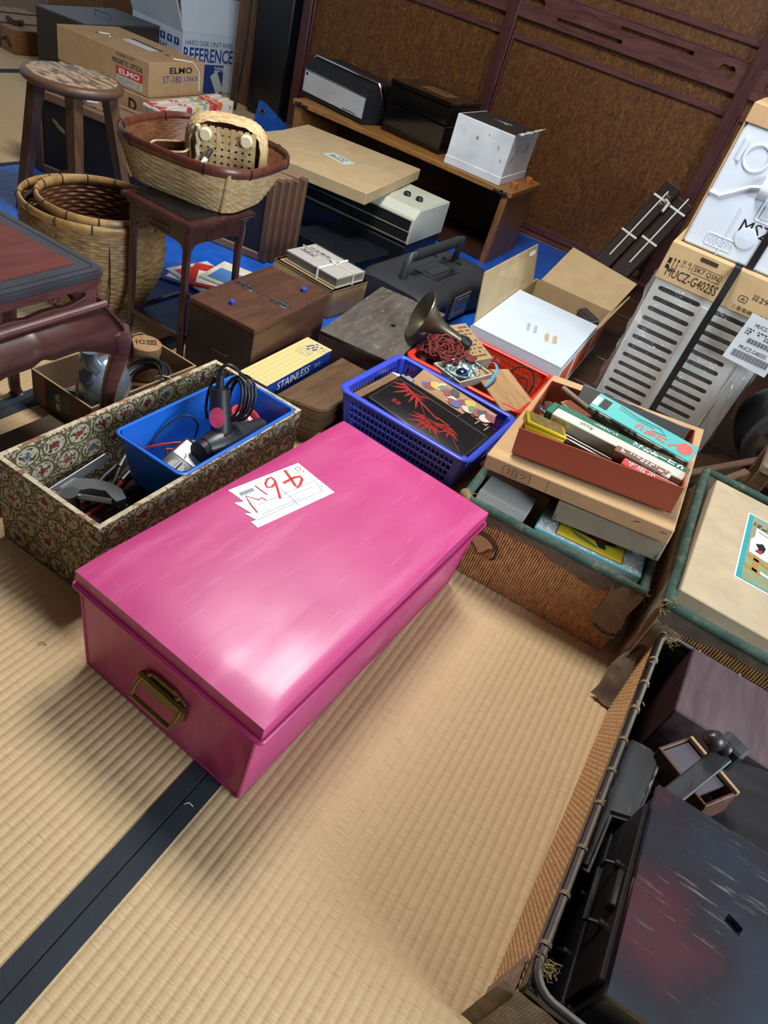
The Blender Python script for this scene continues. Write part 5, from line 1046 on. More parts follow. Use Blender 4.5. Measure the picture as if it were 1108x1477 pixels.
wire('black_cord', 'black cord standing in a hoop at the right end of the red basket', RUBBER, [(-.40, 1.96, .10), (-.385, 1.985, .150), (-.345, 2.0, .160), (-.315, 1.985, .14), (-.312, 1.965, .10)], .0032, 'cord')  # just a loose black cord bent into a hoop
wire('black_cord', 'thinner black cord curled inside the hoop in the red basket', RUBBER, [(-.372, 1.965, .10), (-.36, 1.985, .128), (-.335, 1.985, .13), (-.325, 1.965, .10)], .0026, 'cord')
# ------------------------------------------------------------------ kraft carton on the wicker trunk with the red-brown tray
t = thing('shallow_kraft_carton', 'broad shallow kraft carton lying tilted across the left wicker trunk', 'box', (-.030, 1.528, .296), rot=(0, R(-6.2), R(1.5)))
b = B(); b.box(-.206, -.262, -.036, .206, .262, 0, .002); part(t, 'carton', b, KRAFT)
text(t, '2日ツ', plain('pencil mark', '7d5c38', .7), (-.13, -.2622, -.019), X, Z, w=.045, h=.016); b = B(); b.tube([(-.13 + x, -.2623, -.019 + y) for x, y in rrect(.062, .022, .002, 2)], lambda u: (.0004, .0004), 4, True); b.box(-.06, -.2623, -.036, -.0594, -.262, 0); part(t, 'pencil_box', b, bpy.data.materials['pencil mark'])
b = B()
for x, y, r_ in ((.19, -.2632, 0), (.135, -.2632, .4), (.196, .15, 1.3)): b.tube([(x - .006 * math.cos(r_), y, -.012 - .006 * math.sin(r_)), (x + .006 * math.cos(r_), y, -.012 + .006 * math.sin(r_))], .0008, 5)
part(t, 'staple', b, DSTEEL, stuff=True)
RB = plain('red brown tray card', '9a4a33', .55, var=.06)
TR = thing('card_tray', 'red-brown open tray box packed with boxed tools on the kraft carton', 'tray', (-.022, 1.446, .306), rot=(0, R(-6.2), R(4)))
b = B(); b.open_box(-.175, -.142, 0, .175, .142, .064, .0025); part(TR, 'tray', b, RB)
TM4 = TR.matrix_basis.copy()
def on_tray(x, y, z, rx=0, ry=0, rz=0): return (Matrix.LocRotScale(TR.location, TR.rotation_euler, None) @ Matrix.Translation((x, y, z)) @ Matrix.Rotation(rz, 4, 'Z') @ Matrix.Rotation(ry, 4, 'Y') @ Matrix.Rotation(rx, 4, 'X'))
def tthing(nm, lb, cat, x, y, z, rx=0, ry=0, rz=0):
    M = on_tray(x, y, z, R(rx), R(ry), R(rz)); return thing(nm, lb, cat, M.translation, rot=M.to_euler())
t = tthing('ruler_box', 'long green and cream slide-rule box lying corner to corner in the red-brown tray', 'box', .030, -.034, .052, 8, 2, -12)
GRN = plain('dark green card', '1f6653', .5); CRM = plain('cream card', 'c9cbb9', .55, var=.06, vs=30)
b = B(); b.box(-.158, -.030, -.024, .150, .016, .014, .0015); part(t, 'carton', b, CRM)
b = B(); b.box(-.1584, -.002, -.002, .1504, .0165, .0146, .0005); gb = part(t, 'green_band', b, GRN, label='dark green band'); b = B(); b.box(-.176, -.028, -.022, -.159, .016, .013, .002); part(t, 'end_flap', b, GRN)
b = B(); b.box(-.150, -.0306, -.010, -.118, -.0298, .008); part(t, 'tan_square', b, plain('tan patch', 'a89873', .6))
text(t, 'リコー計算尺', WHITE, (.080, .007, .0148), (-1, 0, 0), (0, -1, 0), w=.115, h=.0145, bold=.05); text(t, 'Ricoh', GRN, (-.080, -.014, .0143), (-1, 0, 0), (0, -1, 0), w=.03, h=.012); rows_of_text(gb, WHITE, (-.04, .007, .0147), X, Y, .06, .008, 2, 8)
t = tthing('blade_packet', 'turquoise saw-blade packet leaning above the slide-rule box', 'packet', .062, .022, .078, 20, 5, -13)
TEAL = plain('turquoise card', '45aaa6', .5, var=.05)
b = B(); b.box(-.125, -.022, -.006, .12, .028, .006, .001); part(t, 'card', b, TEAL); b = B(); b.box(-.125, -.0245, -.006, .121, -.0215, .004); part(t, 'worn_edge', b, plain('worn dark edge', '3a403c', .7, wear='b9b4a4', wamt=.5))
text(t, 'ノコギリ', plain('pink red print', 'cf5a52', .5), (.035, -.004, .0061), (-1, 0, 0), (0, -1, 0), w=.10, h=.020, bold=.05); panel(t, 'black_patch', INK, (-.098, .004, .006), X, Y, .020, .030, .0006); panel(t, 'white_patch', WHITE, (-.118, .002, .006), X, Y, .013, .028, .0007)
b = B(); b.tube([(-.07, .022, .0062), (-.02, .016, .0064), (.03, .020, .0064), (.05, .010, .0062), (.02, .004, .0062)], lambda u: (.0018, .0003), 5, flat=Z); b.tube([(-.07, .014, .0062), (-.02, .010, .0064), (.02, .012, .0064)], lambda u: (.0012, .0003), 5, flat=Z); part(t, 'saw_drawing', b, plain('dark teal print', '2a6a70', .5))
panel(t, 'pink_emblem', bpy.data.materials['pink red print'], (.098, .004, .0061), X, Y, .034, .034, .0005, None, circle(.5, 18))
t = tthing('black_case', 'flat black oblong box with a worn silver edge and blue badge, back of the tray', 'box', .026, .092, .062, 42, 2, -5)
b = B(); b.box(-.125, -.026, -.012, .130, .026, .012, .0015); part(t, 'case', b, plain('black card case', '17181b', .5)); b = B(); b.box(-.126, .0235, -.0125, .131, .027, .0125, .001); part(t, 'silver_edge', b, plain('worn silver edge', '6d7377', .5, .3, var=.3, vs=60, wear='2d2d2e', wamt=.55))
panel(t, 'round_badge', plain('blue badge', '2f7fc2', .4), (-.072, 0, .012), X, Y, .026, .026, .001, 'round blue badge', circle(.5, 20)); panel(t, 'badge_middle', WHITE, (-.072, 0, .0128), X, Y, .017, .017, .0006, None, circle(.5, 16)); panel(t, 'badge_heart', REDP, (-.072, 0, .0132), X, Y, .009, .009, .0006, None, circle(.5, 12)); text(t, '3', plain('gold print', '8a7a44', .5), (-.05, -.008, .0122), X, Y, h=.010)
t = tthing('cigarette_tin', 'shallow yellow tin propped at the near left corner of the red-brown tray', 'tin', -.132, -.078, .052, -6, 12, 16)
YEL = plain('yellow enamel tin', 'c6ac22', .3, .3)
b = B(); b.box(-.046, -.032, -.012, .046, .032, .001, .003, seg=2); part(t, 'tin_base', b, YEL, True); b = B(); b.box(-.047, -.033, .002, .047, .033, .010, .003, seg=2); ld = part(t, 'lid', b, YEL, True); panel(ld, 'picture_print', plain('brown tin print', '6d5a33', .35, var=.5, vs=90), (0, 0, .0102), X, Y, .08, .052, .0006, 'brown picture printed on the lid')
t = tthing('pen_case', 'dark glossy brown rod-like case beneath the slide-rule box', 'case', -.020, -.080, .030, 0, 3, -12)
b = B(); b.tube([(-.085, 0, 0), (-.08, 0, 0), (.08, 0, 0), (.085, 0, 0)], lambda u: .011 if .05 < u < .95 else .009, 14); b.tube([(-.08, .022, -.004), (.08, .022, -.004)], .010, 12); part(t, 'case', b, plain('dark brown gloss', '331d17', .18), True)
for k, (x, y, lb) in enumerate([(.108, -.108, 'red and white labelled packet at the front right of the red-brown tray'), (.085, -.085, 'worn brown pencil packet behind the red labelled one')]):
    t = tthing('small_packet', lb, 'packet', x, y, .040 + .012 * k, 12, 4, -8); b = B(); b.box(-.062, -.010, -.016, .062, .010, .010, .001); part(t, 'carton', b, (REDP, plain('worn brown packet', '74503e', .6, var=.3, vs=40, wear='cfc8b8', wamt=.58))[k])
    if k == 0:
        rows_of_text(t, WHITE, (-.02, 0, .0101), X, Y, .06, .012, 2, 12); b = B()
        for i in range(24): b.box(-.060 + i * .005, .0075, .0101, -.057 + i * .005, .0095, .0105)
        part(t, 'white_border', b, WHITE, stuff=True)
    else: rows_of_text(t, WHITE, (0, 0, .0101), X, Y, .10, .012, 2, 13)
t = tthing('chisel', 'wooden-handled rod tool pointing to the back of the red-brown tray', 'chisel', -.062, .062, .062, 0, 8, -24)
b = B(); b.tube([(-.085, 0, 0), (-.02, 0, 0), (.085, 0, -.002)], lambda u: .0075 - .002 * u, 12); part(t, 'handle', b, wood('grey handle', '6f6254', '94846f', 'X', 12, .6), True)
b = B(); b.box(-.07, -.016, -.010, .07, .016, .010, .002); M = on_tray(-.055, .040, .045, 0, R(6), R(-22)); single('wood_block', 'reddish wooden block under the rod tool in the tray', 'block', b, wood('reddish block', '6b3a28', '8a5138', 'X', 9, .5), M.translation, rot=M.to_euler())
for k, (x, y) in enumerate([(-.138, .020), (-.150, .004)]):
    t = tthing('spoon', ['bright steel spoon bowl at the left of the red-brown tray', 'second steel spoon tucked under the bright one in the tray'][k], 'spoon', x, y, .056 - .008 * k, 0, 8, -30 + 12 * k)
    b = B(); b.grid(lambda u, v: (.020 * v * math.cos(u * 6.2832) * 1.25, .016 * v * math.sin(u * 6.2832), -.007 * (1 - v * v)), 20, 7, True); bmesh.ops.solidify(b.bm, geom=list(b.bm.faces), thickness=.001); part(t, 'bowl', b, CHROME, True); b = B(); b.tube([(.023, 0, 0), (.05, 0, .006), (.11, 0, .002)], (.0035, .0012), 6); part(t, 'handle', b, CHROME, True)
b = B(); b.box(-.022, -.012, -.008, .022, .012, .008, .001); M = on_tray(-.105, .052, .050, 0, R(10), R(-26)); single('match_box', 'small tan and red match box beside the spoons', 'box', b, plain('tan match card', 'a9825a', .6), M.translation, rot=M.to_euler())
b = B(); b.box(-.150, -.115, .003, .150, .115, .022, .002); M = on_tray(0, 0, .001); single('packing_card', 'dark card pad under the tools at the bottom of the red-brown tray', 'pad', b, KRAFTD, M.translation, rot=M.to_euler())
# ------------------------------------------------------------------ wicker trunks (open travelling cases of tied willow)
def wicker(name, c1, c2, pitch=.0056, zf=45):
    g = G(name); x, y, z = g.sep(); rod = g.math('FLOOR', g.math('DIVIDE', g.math('ADD', x, y), pitch)); f = g.noise(g.comb(g.math('MULTIPLY', rod, 5.13), g.math('MULTIPLY', z, zf), 0), 1, 3, .6); f2 = g.noise(g.co(), 12, 3)
    col = g.ramp(f, [(.28, lin(c1)), (.55, lin(c2)), (.8, sc4(lin(c2), 1.35))]); col = g.mix(g.math('MULTIPLY', f2, .4), col, lin(c1) + (1,)); g.bump(f, .3, .001); return g.fin(col, .5, spec=.35)
WICK = wicker('red brown willow', '906a48', 'c79f6c'); WICKT = wicker('tan plaited cane', '97744a', 'c8a472', .007, 160)
GREEN = cloth('frayed green canvas', '3a5148', 1500, .85, .3, '6f6a55'); BROWNC = cloth('grey brown canvas', '8a7d6b', 1500, .85, .3, 'a39278')
TIE = plain('pale cane stitch', 'b08d5c', .6)
def rod_wall(b, o, r, u, L, H, pitch, amp=.0036, lean=0.):
    n = int(L / pitch); r = Vector(r).normalized(); u = Vector(u).normalized(); nn = r.cross(u)
    def f(a, c):
        k = a * n; x = (a - .5) * L + lean * (c - .5) * H; h = amp * abs(math.sin(math.pi * k)) + .0007 * noise.noise((a * 70, c * 6, 3)); return Vector(o) + r * x + u * (c * H) + nn * h
    b.grid(f, n * 4 + 1, 7); return b
def roll(b, pts, r, seed=0, closed=False):
    q = []
    for i in range(len(pts) - 1):
        for k in range(8): p = Vector(pts[i]).lerp(Vector(pts[i + 1]), k / 8); q.append(p + Vector((noise.noise((p.x * 30, p.y * 30, seed)), noise.noise((p.x * 30, p.y * 30, seed + 5)), noise.noise((p.x * 30, p.y * 30, seed + 9)))) * .0025)
    q.append(Vector(pts[-1])); b.tube(q, r, 10); return b
def frays(b, c, n, s, seed):
    rd = random.Random(seed)
    for k in range(n):
        p = Vector(c) + Vector((rd.uniform(-s, s), rd.uniform(-s, s), rd.uniform(-s, s))) * .5; d = Vector((rd.uniform(-1, 1), rd.uniform(-1, 1), rd.uniform(-.4, 1))).normalized() * s * rd.uniform(.5, 1.2)
        e = Vector((rd.uniform(-1, 1), rd.uniform(-1, 1), rd.uniform(-.6, .6))) * s * .35; b.tube([p, p + d * .35 + e, p + d * .6 + e * .3], lambda u: .0010 - .0006 * u, 4)
    return b
def wicker_trunk(name, label, loc, rz, W, D, H, mat, lean=.25):
    t = thing(name, label, 'trunk', loc, rz); x, y = W / 2, D / 2
    for o, r, L in (((0, -y, .002), X, W), ((0, y, .002), (-1, 0, 0), W), ((x, 0, .002), Y, D), ((-x, 0, .002), (0, -1, 0), D)):
        b = B(); rod_wall(b, o, r, Z, L, H - .006, .0056, lean=0); ww = part(t, 'willow_wall', b, mat, True, ang=85); b = B(); rr_ = Vector(r); nn_ = rr_.cross(Vector(Z))
        for i in range(int(L / .0168)):
            for j in range(5):
                p_ = Vector(o) + rr_ * (-L / 2 + .008 + i * .0168) + nn_ * .0036 + Vector((0, 0, .016 + j * .028 + .014 * (i % 2))); b.box(-.0035, -.0008, -.0008, .0035, .0008, .0008, M=Matrix.Translation(p_) @ frame((0, 0, 0), rr_ + Vector((0, 0, .5)), Z).to_3x3().to_4x4())
        part(ww, 'cane_tie', b, TIE, stuff=True)
    b = B(); b.open_box(-x + .0035, -y + .0035, .001, x - .0035, y - .0035, H - .004, .004); part(t, 'lining', b, BROWNC)
    b = B(); pts = [(-x, -y, H), (x, -y, H), (x, y, H), (-x, y, H), (-x, -y, H)]; roll(b, pts, .0105, W); part(t, 'canvas_rim', b, GREEN, True, label='rolled green canvas rim')
    for o, r, L, s in (((0, -y - .0035, 0), X, W, 1), ((x + .0035, 0, 0), Y, D, 2), ((-x - .0035, 0, 0), (0, -1, 0), D, 3)):
        b = B(); rr = Vector(r); nn = rr.cross(Vector(Z))
        def f(u, v):
            a = (u - .5) * L; dp = .034 + .012 * noise.noise((u * 6, s * 3, 0)) + .006 * math.sin(u * 9 + s); return Vector(o) + rr * a + Vector((0, 0, H + .004 - (v * (dp + .006)))) + nn * (.0012 + .0015 * abs(noise.noise((u * 14, v * 3, s))) + .003 * (1 - v))
        b.grid(f, 60, 8); bmesh.ops.solidify(b.bm, geom=list(b.bm.faces), thickness=.0012); part(t, 'canvas_band', b, BROWNC, True)
    return t, x, y
t, x, y = wicker_trunk('wicker_trunk', 'wicker trunk bound in frayed green canvas under the shallow kraft carton', (-.026, 1.487, 0), R(2.5), .415, .575, .195, WICK)
b = B()
def cpatch(o, r, w, h, seed):
    rr = Vector(r); nn = rr.cross(Vector(Z)); 
    def f(u, v): return Vector(o) + rr * ((u - .5) * (w + .012 * noise.noise((v * 3, seed, 0)))) + Vector((0, 0, (v - .5) * h)) + nn * (.0028 + .0018 * noise.noise((u * 4, v * 4, seed)))
    b.grid(f, 14, 14)
cpatch((x - .026, -y - .004, .130), X, .060, .125, 1); cpatch((x + .002, -y + .03, .12), Y, .065, .13, 2)
b2 = b; part(t, 'corner_patch', b2, BROWNC, True)
b = B(); q = [(-.030, .022), (-.020, .030), (.005, .027), (.026, .016), (.034, .004), (.022, -.002), (.016, -.012), (.010, -.026), (-.004, -.036), (-.012, -.020), (-.024, -.012), (-.034, -.004)]; b.prism(q, 0, .003, frame((-.125, -y - .0025, .110), X, Z)); lp = part(t, 'leather_patch', b, plain('torn brown leather', '5a2f22', .6, var=.3, vs=40), label='torn leather patch')
b = B(); b.prism([(p * .72 - .003, r_ * .72 - .004) for p, r_ in q], .0028, .0042, frame((-.125, -y - .0025, .110), X, Z)); part(lp, 'bare_backing', b, plain('bare tan backing', 'b0895e', .8)); b = B(); b.tube([(-.094, -y - .008, .112), (-.090, -y - .012, .095), (-.096, -y - .008, .082)], .003, 6); part(lp, 'strap_loop', b, RUBBER, True)
b = B(); frays(b, (-x, -y, .197), 46, .022, 3); roll(b, [(-x - .006, -y + .012, .197), (-x, -y - .004, .202), (-x + .012, -y - .004, .197)], .011, 2); frays(b, (x, -y, .19), 20, .018, 8); part(t, 'frayed_corner', b, plain('frayed tan thread', '8a7350', .9, var=.3, vs=60), True, stuff=True)
b = B(); b.tube([(x - .045, -y - .006, .058), (x - .02, -y - .008, .050), (x + .004, -y - .006, .054), (x + .008, -y + .03, .062)], .004, 8); part(t, 'loose_strip', b, BROWNC, True)
# inside it
BRB = kraft('brown inner card', '6d5440', .75)
t = thing('brown_box', 'brown card box under the left end of the kraft carton in the left wicker trunk', 'box', (-.143, 1.445, .012), R(1)); b = B(); b.box(-.075, -.135, 0, .075, .135, .205, .002); part(t, 'carton', b, BRB); b = B(); b.box(-.0765, -.1365, .165, .0765, .1365, .207, .002); part(t, 'lid', b, BRB)
for k in range(9):
    b = B(); b.box(-.058, -.0034, -.050, .058, .0034, .050, .0008); single('booklet', ('%s thin white booklet from the front rim of the left wicker trunk' % ('first', 'second', 'third', 'fourth', 'fifth', 'sixth', 'seventh', 'eighth', 'last')[k]), 'booklet', b, plain('booklet grey', '9a9a97', .7, var=.08, vs=40) if k == 0 else bpy.data.materials['booklet grey'], (-.148, 1.224 + .0092 * k, .150 + .0008 * k), rot=(R(-28), 0, R(1)), group='white booklets in the wicker trunk')
t = thing('game_box', 'thin box with a turquoise and honeycomb border around a warrior picture', 'box', (.055, 1.300, .165), rot=(R(-3), R(-2), R(4)))
TQ = plain('turquoise board', '2f9aa6', .4); b = B(); b.box(-.120, -.072, 0, .120, .072, .030, .001); part(t, 'box', b, TQ)
def honey():
    g = G('honeycomb print'); v = g.n('ShaderNodeTexVoronoi', feature='DISTANCE_TO_EDGE'); v.inputs['Scale'].default_value = 150; v.inputs['Randomness'].default_value = .25; g.set(v.inputs['Vector'], g.co()); return g.fin(g.mix(g.math('LESS_THAN', v.outputs['Distance'], .09), lin('c9cbc9') + (1,), lin('8a9092') + (1,)), .4)
HON = honey(); b = B(); b.box(-.117, -.069, .0298, .117, .069, .0306); b.box(-.117, -.0724, .004, .117, -.0718, .027); tp = part(t, 'honeycomb_border', b, HON)
YP = plain('mustard print', 'b39c22', .4, var=.08); pn = panel(t, 'picture_panel', plain('picture frame print', '5d5a52', .5), (.0, -.004, .0306), X, Y, .154, .114, .0004); panel(pn, 'picture_field', YP, (.0, -.004, .0310), X, Y, .146, .106, .0004, 'mustard picture field')
FIG = [('dark print', '1d1c1a', [(-.058, .008), (-.04, .03), (-.02, .032), (.01, .022), (.05, .012), (.056, -.004), (.03, -.012), (.036, -.032), (.02, -.034), (.008, -.014), (-.02, -.010), (-.044, -.008)], 0), ('crimson print', '7d2230', [(-.006, .012), (.014, .014), (.03, .004), (.026, -.012), (.006, -.012)], .0004), ('green print', '50683c', [(-.05, -.016), (-.02, -.020), (.02, -.034), (.012, -.038), (-.03, -.030)], .0002), ('ivory print', 'cbbf9f', [(-.03, .026), (-.02, .034), (-.010, .028), (-.016, .016), (-.028, .016)], .0006), ('orange print fig', 'b0642c', [(-.044, .01), (-.02, .012), (-.004, .0), (-.02, -.006), (-.042, -.002)], .0005)]
for nm, c, q, dz in FIG:
    b = B(); b.prism([(p, r_ - .004) for p, r_ in q], .0314 + dz, .0318 + dz); part(pn, 'warrior_print', b, plain(nm, c, .5))
t = thing('grey_box', 'flat grey-beige card box propped over the warrior picture under the kraft carton', 'box', (.068, 1.345, .240), rot=(0, R(-6.2), R(4))); GB = kraft('grey beige card', '8d8371', .75)
b = B(); b.box(-.117, -.072, -.024, .117, .080, .026, .002); part(t, 'carton', b, GB); b = B()
for x_ in (-.110, .110): b.box(x_ - .0006, -.0728, -.018, x_ + .0006, -.072, -.008)
part(t, 'staple', b, DSTEEL, stuff=True)
b = B(); b.box(-.10, -.14, .0, .10, .14, .155, .003); single('filler_box', 'plain card box at the bottom right of the left wicker trunk beneath the warrior picture', 'box', b, kraft('filler card', '8a7355', .8), (.06, 1.40, .008), R(3))
b = B(); b.box(-.10, -.10, .0, .10, .10, .245, .003); single('filler_box', 'tall card box at the back of the left wicker trunk holding up the kraft carton', 'box', b, kraft('filler card dark', '6f5a42', .8), (-.02, 1.66, .008), R(3))
# second trunk
t, x, y = wicker_trunk('wicker_trunk', 'wicker trunk holding the beige picture box at the right edge', (.480, 1.455, 0), R(1), .500, .600, .240, WICK)
b = B(); cpatch((-x + .02, -y - .002, .15), X, .07, .15, 4); cpatch((-x - .002, -y + .05, .13), (0, -1, 0), .14, .20, 5); part(t, 'corner_patch', b, BROWNC, True)
b = B(); frays(b, (-x, -y, .24), 40, .022, 13); part(t, 'frayed_corner', b, bpy.data.materials['frayed tan thread'], True, stuff=True)
b = B(); rr = Vector((.25, -1, 0)).normalized()
def rag(u, v): return (-x - .004 + .10 * v * u - .028 * u * (1 - v) + .004 * math.sin(u * 9), -y + .02 - .10 * u - .012 * math.sin(v * 3), .125 - .118 * u + .03 * v * (1 - u) + .010 * noise.noise((u * 6, v * 6, 2)))
b.grid(rag, 20, 12); bmesh.ops.solidify(b.bm, geom=list(b.bm.faces), thickness=.0016); part(t, 'torn_rag', b, BROWNC, True, label='torn canvas hanging off the corner')
BEI = kraft('beige board', 'b5a488', .8); t = thing('picture_box', 'big beige board box with a festival picture label in the right wicker trunk', 'box', (.465, 1.440, .120), R(-1))
b = B(); b.box(-.215, -.250, .0, .215, .250, .100, .002); part(t, 'box', b, kraft('beige box side', 'a08d70', .8)); b = B(); b.box(-.218, -.253, .098, .218, .253, .138, .002); ld = part(t, 'lid', b, BEI)
pl = panel(t, 'picture_border', WHITE, (-.032, .030, .138), X, Y, .190, .285, .0004, 'white-edged festival picture'); panel(pl, 'turquoise_edge', TQ, (-.032, .030, .1384), X, Y, .184, .279, .0003); panel(pl, 'sage_field', plain('sage print', '8b9170', .5), (-.028, .030, .1387), X, Y, .172, .270, .0003)
def ppart(nm, mat_, pts, dz=0.):
    b = B(); b.prism([(-.032 + p, .030 + q) for p, q in pts], .1390 + dz, .1393 + dz); return part(pl, nm, b, mat_)
IV = bpy.data.materials['ivory print']; DK = bpy.data.materials['dark print']; CRI = plain('crimson cloth print', 'a03040', .5); GOLD = plain('ochre print', 'a97c36', .5); LEM = plain('lemon print', 'cdb83f', .5)
ppart('banner_print', WHITE, [(-.070, .090), (-.030, .080), (-.028, .055), (-.036, .05), (-.034, -.03), (-.076, -.022), (-.078, .03), (-.070, .05)]); ppart('banner_lines', DK, [(-.064, .078), (-.036, .071), (-.036, .068), (-.064, .075)], .0004); ppart('horse_print', DK, [(-.066, .02), (-.050, .034), (-.042, .02), (-.046, -.004), (-.06, -.010), (-.058, .006)], .0004); ppart('horse_print', CRI, [(-.062, -.002), (-.048, .004), (-.05, -.014), (-.064, -.012)], .0006)
ppart('cloth_print', CRI, [(.012, .010), (.07, -.004), (.072, -.062), (.004, -.050)]); ppart('yellow_tassel', LEM, [(-.018, .004), (-.002, .016), (.004, -.004), (-.004, -.03), (-.02, -.024)]); ppart('yellow_tassel', LEM, [(-.008, .075), (.016, .07), (.01, .052), (-.006, .056)]); ppart('yellow_tassel', LEM, [(.014, .03), (.05, .022), (.046, .010), (.012, .014)])
for q in ([(-.078, -.034), (.084, -.074), (.084, -.084), (-.078, -.044)], [(-.064, -.028), (-.052, -.030), (-.052, -.090), (-.064, -.088)], [(-.080, -.074), (-.044, -.082), (-.044, -.094), (-.080, -.088)]): ppart('rail_print', GOLD, q, .0002)
for x_ in (-.024, -.002, .022, .046): ppart('pole_print', DK, [(x_ - .0015, .085), (x_ + .0015, .085), (x_ + .0015, -.105), (x_ - .0015, -.105)], .0001)
ppart('white_rail', WHITE, [(-.046, -.078), (.084, -.108), (.084, -.116), (-.046, -.086)], .0003)
rows_of_text(pl, INK, (-.05, .128, .139), (1, -.08, 0), (.08, 1, 0), .12, .018, 2, 21)
b = B(); b.box(-.20, -.012, 0, .20, .05, .16, .002); single('white_paper_pad', 'white paper pad slid between the beige picture box and the front of its trunk', 'paper', b, WHITE, (.50, 1.166, .05), R(-1))
# ------------------------------------------------------------------ plaited basket in the near right corner
t = thing('plaited_basket', 'long tan plaited basket with a tied black cane rim in the near right corner', 'basket', (.515, .765, 0), R(-2.2)); x, y, H = .272, .362, .188
for o, r, L in (((0, -y, .001), X, 2 * x), ((0, y, .001), (-1, 0, 0), 2 * x), ((x, 0, .001), Y, 2 * y), ((-x, 0, .001), (0, -1, 0), 2 * y)):
    b = B(); rr, nn = Vector(r), Vector(r).cross(Vector(Z)); n, mrow = int(L / .0105), 26
    def f(u, v): k = u * n; j = v * mrow; jr = int(min(j, mrow - .001)); return Vector(o) + rr * ((u - .5) * L) + Vector((0, 0, v * (H - .02))) + nn * (.0026 * abs(math.sin(math.pi * (k + .5 * (jr % 2)))) ** .7 * abs(math.sin(math.pi * j)) ** .6)
    b.grid(f, n * 4 + 1, mrow * 3 + 1); part(t, 'plaited_wall', b, WICKT, True, ang=85)
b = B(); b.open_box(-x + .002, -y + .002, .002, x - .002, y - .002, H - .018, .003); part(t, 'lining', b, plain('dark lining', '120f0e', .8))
CANE = plain('black cane', '141315', .35, coat=.1); b = B(); b.box(-x - .003, -y, H - .030, -x + .003, y, H - .002, .0015); b.box(x - .003, -y, H - .030, x + .003, y, H - .002, .0015); b.box(-x, y - .003, H - .030, x, y + .003, H - .002, .0015); b.box(-x, -y - .003, H - .030, x, -y + .003, H - .002, .0015); part(t, 'rim_band', b, CANE, label='black rim band')
b = B(); LP = rrect(2 * x + .004, 2 * y + .004, .03, 5, H); b.tube(LP, .0045, 8, True); part(t, 'rim_cane', b, CANE, True)
b = B(); b.tube([(p * .985, q * .99, H + .002) for p, q, z in LP], .0036, 8, True); part(t, 'inner_cane', b, plain('grey split cane', '6e6459', .6, var=.2, vs=50), True)
b = B()
for k in range(10):
    yy = -y + .06 + k * .072 + random.uniform(-.01, .01)
    for q in range(3): b.tube([(-x + .0075 * math.cos(a * .785) + .001, yy + q * .0018, H - .001 + .0085 * math.sin(a * .785)) for a in range(8)], .0009, 5, True)
for k in range(6):
    xx = -x + .07 + k * .08
    for q in range(2): b.tube([(xx + q * .0022, y + .008 * math.cos(a * .785), H - .004 + .011 * math.sin(a * .785)) for a in range(8)], .0012, 5, True)
for s in range(3): frays(b, (-x, -.08 + s * .22 - .1 * (s == 2), H + .006), 7, .012, 30 + s)
part(t, 'cane_tie', b, plain('pale cane tie', '9d8a6e', .7), True, stuff=True)
b = B(); frays(b, (-x + .012, y - .012, H), 60, .022, 41); frays(b, (-x + .010, -y + .03, H), 40, .018, 42); part(t, 'corner_fraying', b, bpy.data.materials['frayed tan thread'], True, stuff=True)
b = B(); cpatch((-x + .02, -y - .002, .09), X, .09, .16, 7); cpatch((-x - .003, -y + .02, .08), (0, -1, 0), .06, .15, 8); part(t, 'corner_patch', b, BROWNC, True)
PURP = wood('purplish brown wood', '4a3c40', '68585c', 'Y', 6, .40, .1, 5, .05); DARKW = wood('dark stained wood', '1b1718', '2b2526', 'X', 7, .4, .1, 6)
t = thing('dark_wood_box', 'purplish brown wooden box at the back of the plaited basket', 'box', (.418, 1.010, .014), rot=(0, 0, R(-2))); b = B(); b.box(-.110, -.076, 0, .150, .100, .196, .003); part(t, 'box', b, PURP); b = B(); b.box(-.111, -.077, -.0, -.1095, .100, .194); part(t, 'side_panel', b, wood('red brown side', '2d1a18', '43272a', 'Z', 7, .45))
def scuffed():
    g = G('scuffed lacquer with painted reflections'); f = g.noise(g.co(), 5.5, 3, .5); col = g.ramp(f, [(.30, lin('27323f')), (.48, lin('26222b')), (.62, lin('45202a')), (.75, lin('332932'))])  # blue-grey and maroon tints are reflections painted into the colour
    s1 = g.ramp(g.noise(g.map((5, 60, 5), rot=(0, 0, .55)), 2.2, 6, .7), [(.59, (0, 0, 0)), (.66, (1, 1, 1))]); s2 = g.ramp(g.noise(g.co(), 3.0, 3), [(.42, (0, 0, 0)), (.58, (1, 1, 1))]); col = g.mix(g.math('MULTIPLY', s1, g.math('MULTIPLY', s2, .75)), col, lin('837f7c') + (1,))
    g.bump(g.noise(g.co(), 3, 2), .1, .004); return g.fin(col, g.ramp(f, [(.3, (.20, .20, .20)), (.7, (.34, .34, .34))]), 0, .3, .6)
SCR = scuffed()
t = thing('black_cabinet', 'scuffed black lacquered cabinet with a square hole in its top, lying in the plaited basket', 'cabinet', (.493, .578, .008), rot=(0, 0, R(0)))
M_ = Matrix.Translation((-.035, .0, .240)); b = B(); b.plate([(-.165, -.150), (.19, -.150), (.19, .155), (-.165, .155)], [[(-.050, .020), (-.030, .012), (-.025, .026), (-.045, .034)]], .010, M_); bmesh.ops.bevel(b.bm, geom=[], offset=.001, affect='EDGES'); part(t, 'top_board', b, SCR, label='scuffed glossy top with a square hole')
b = B(); b.box(-.196, -.146, 0, .15, .151, .2345, .003); part(t, 'body', b, DARKW)
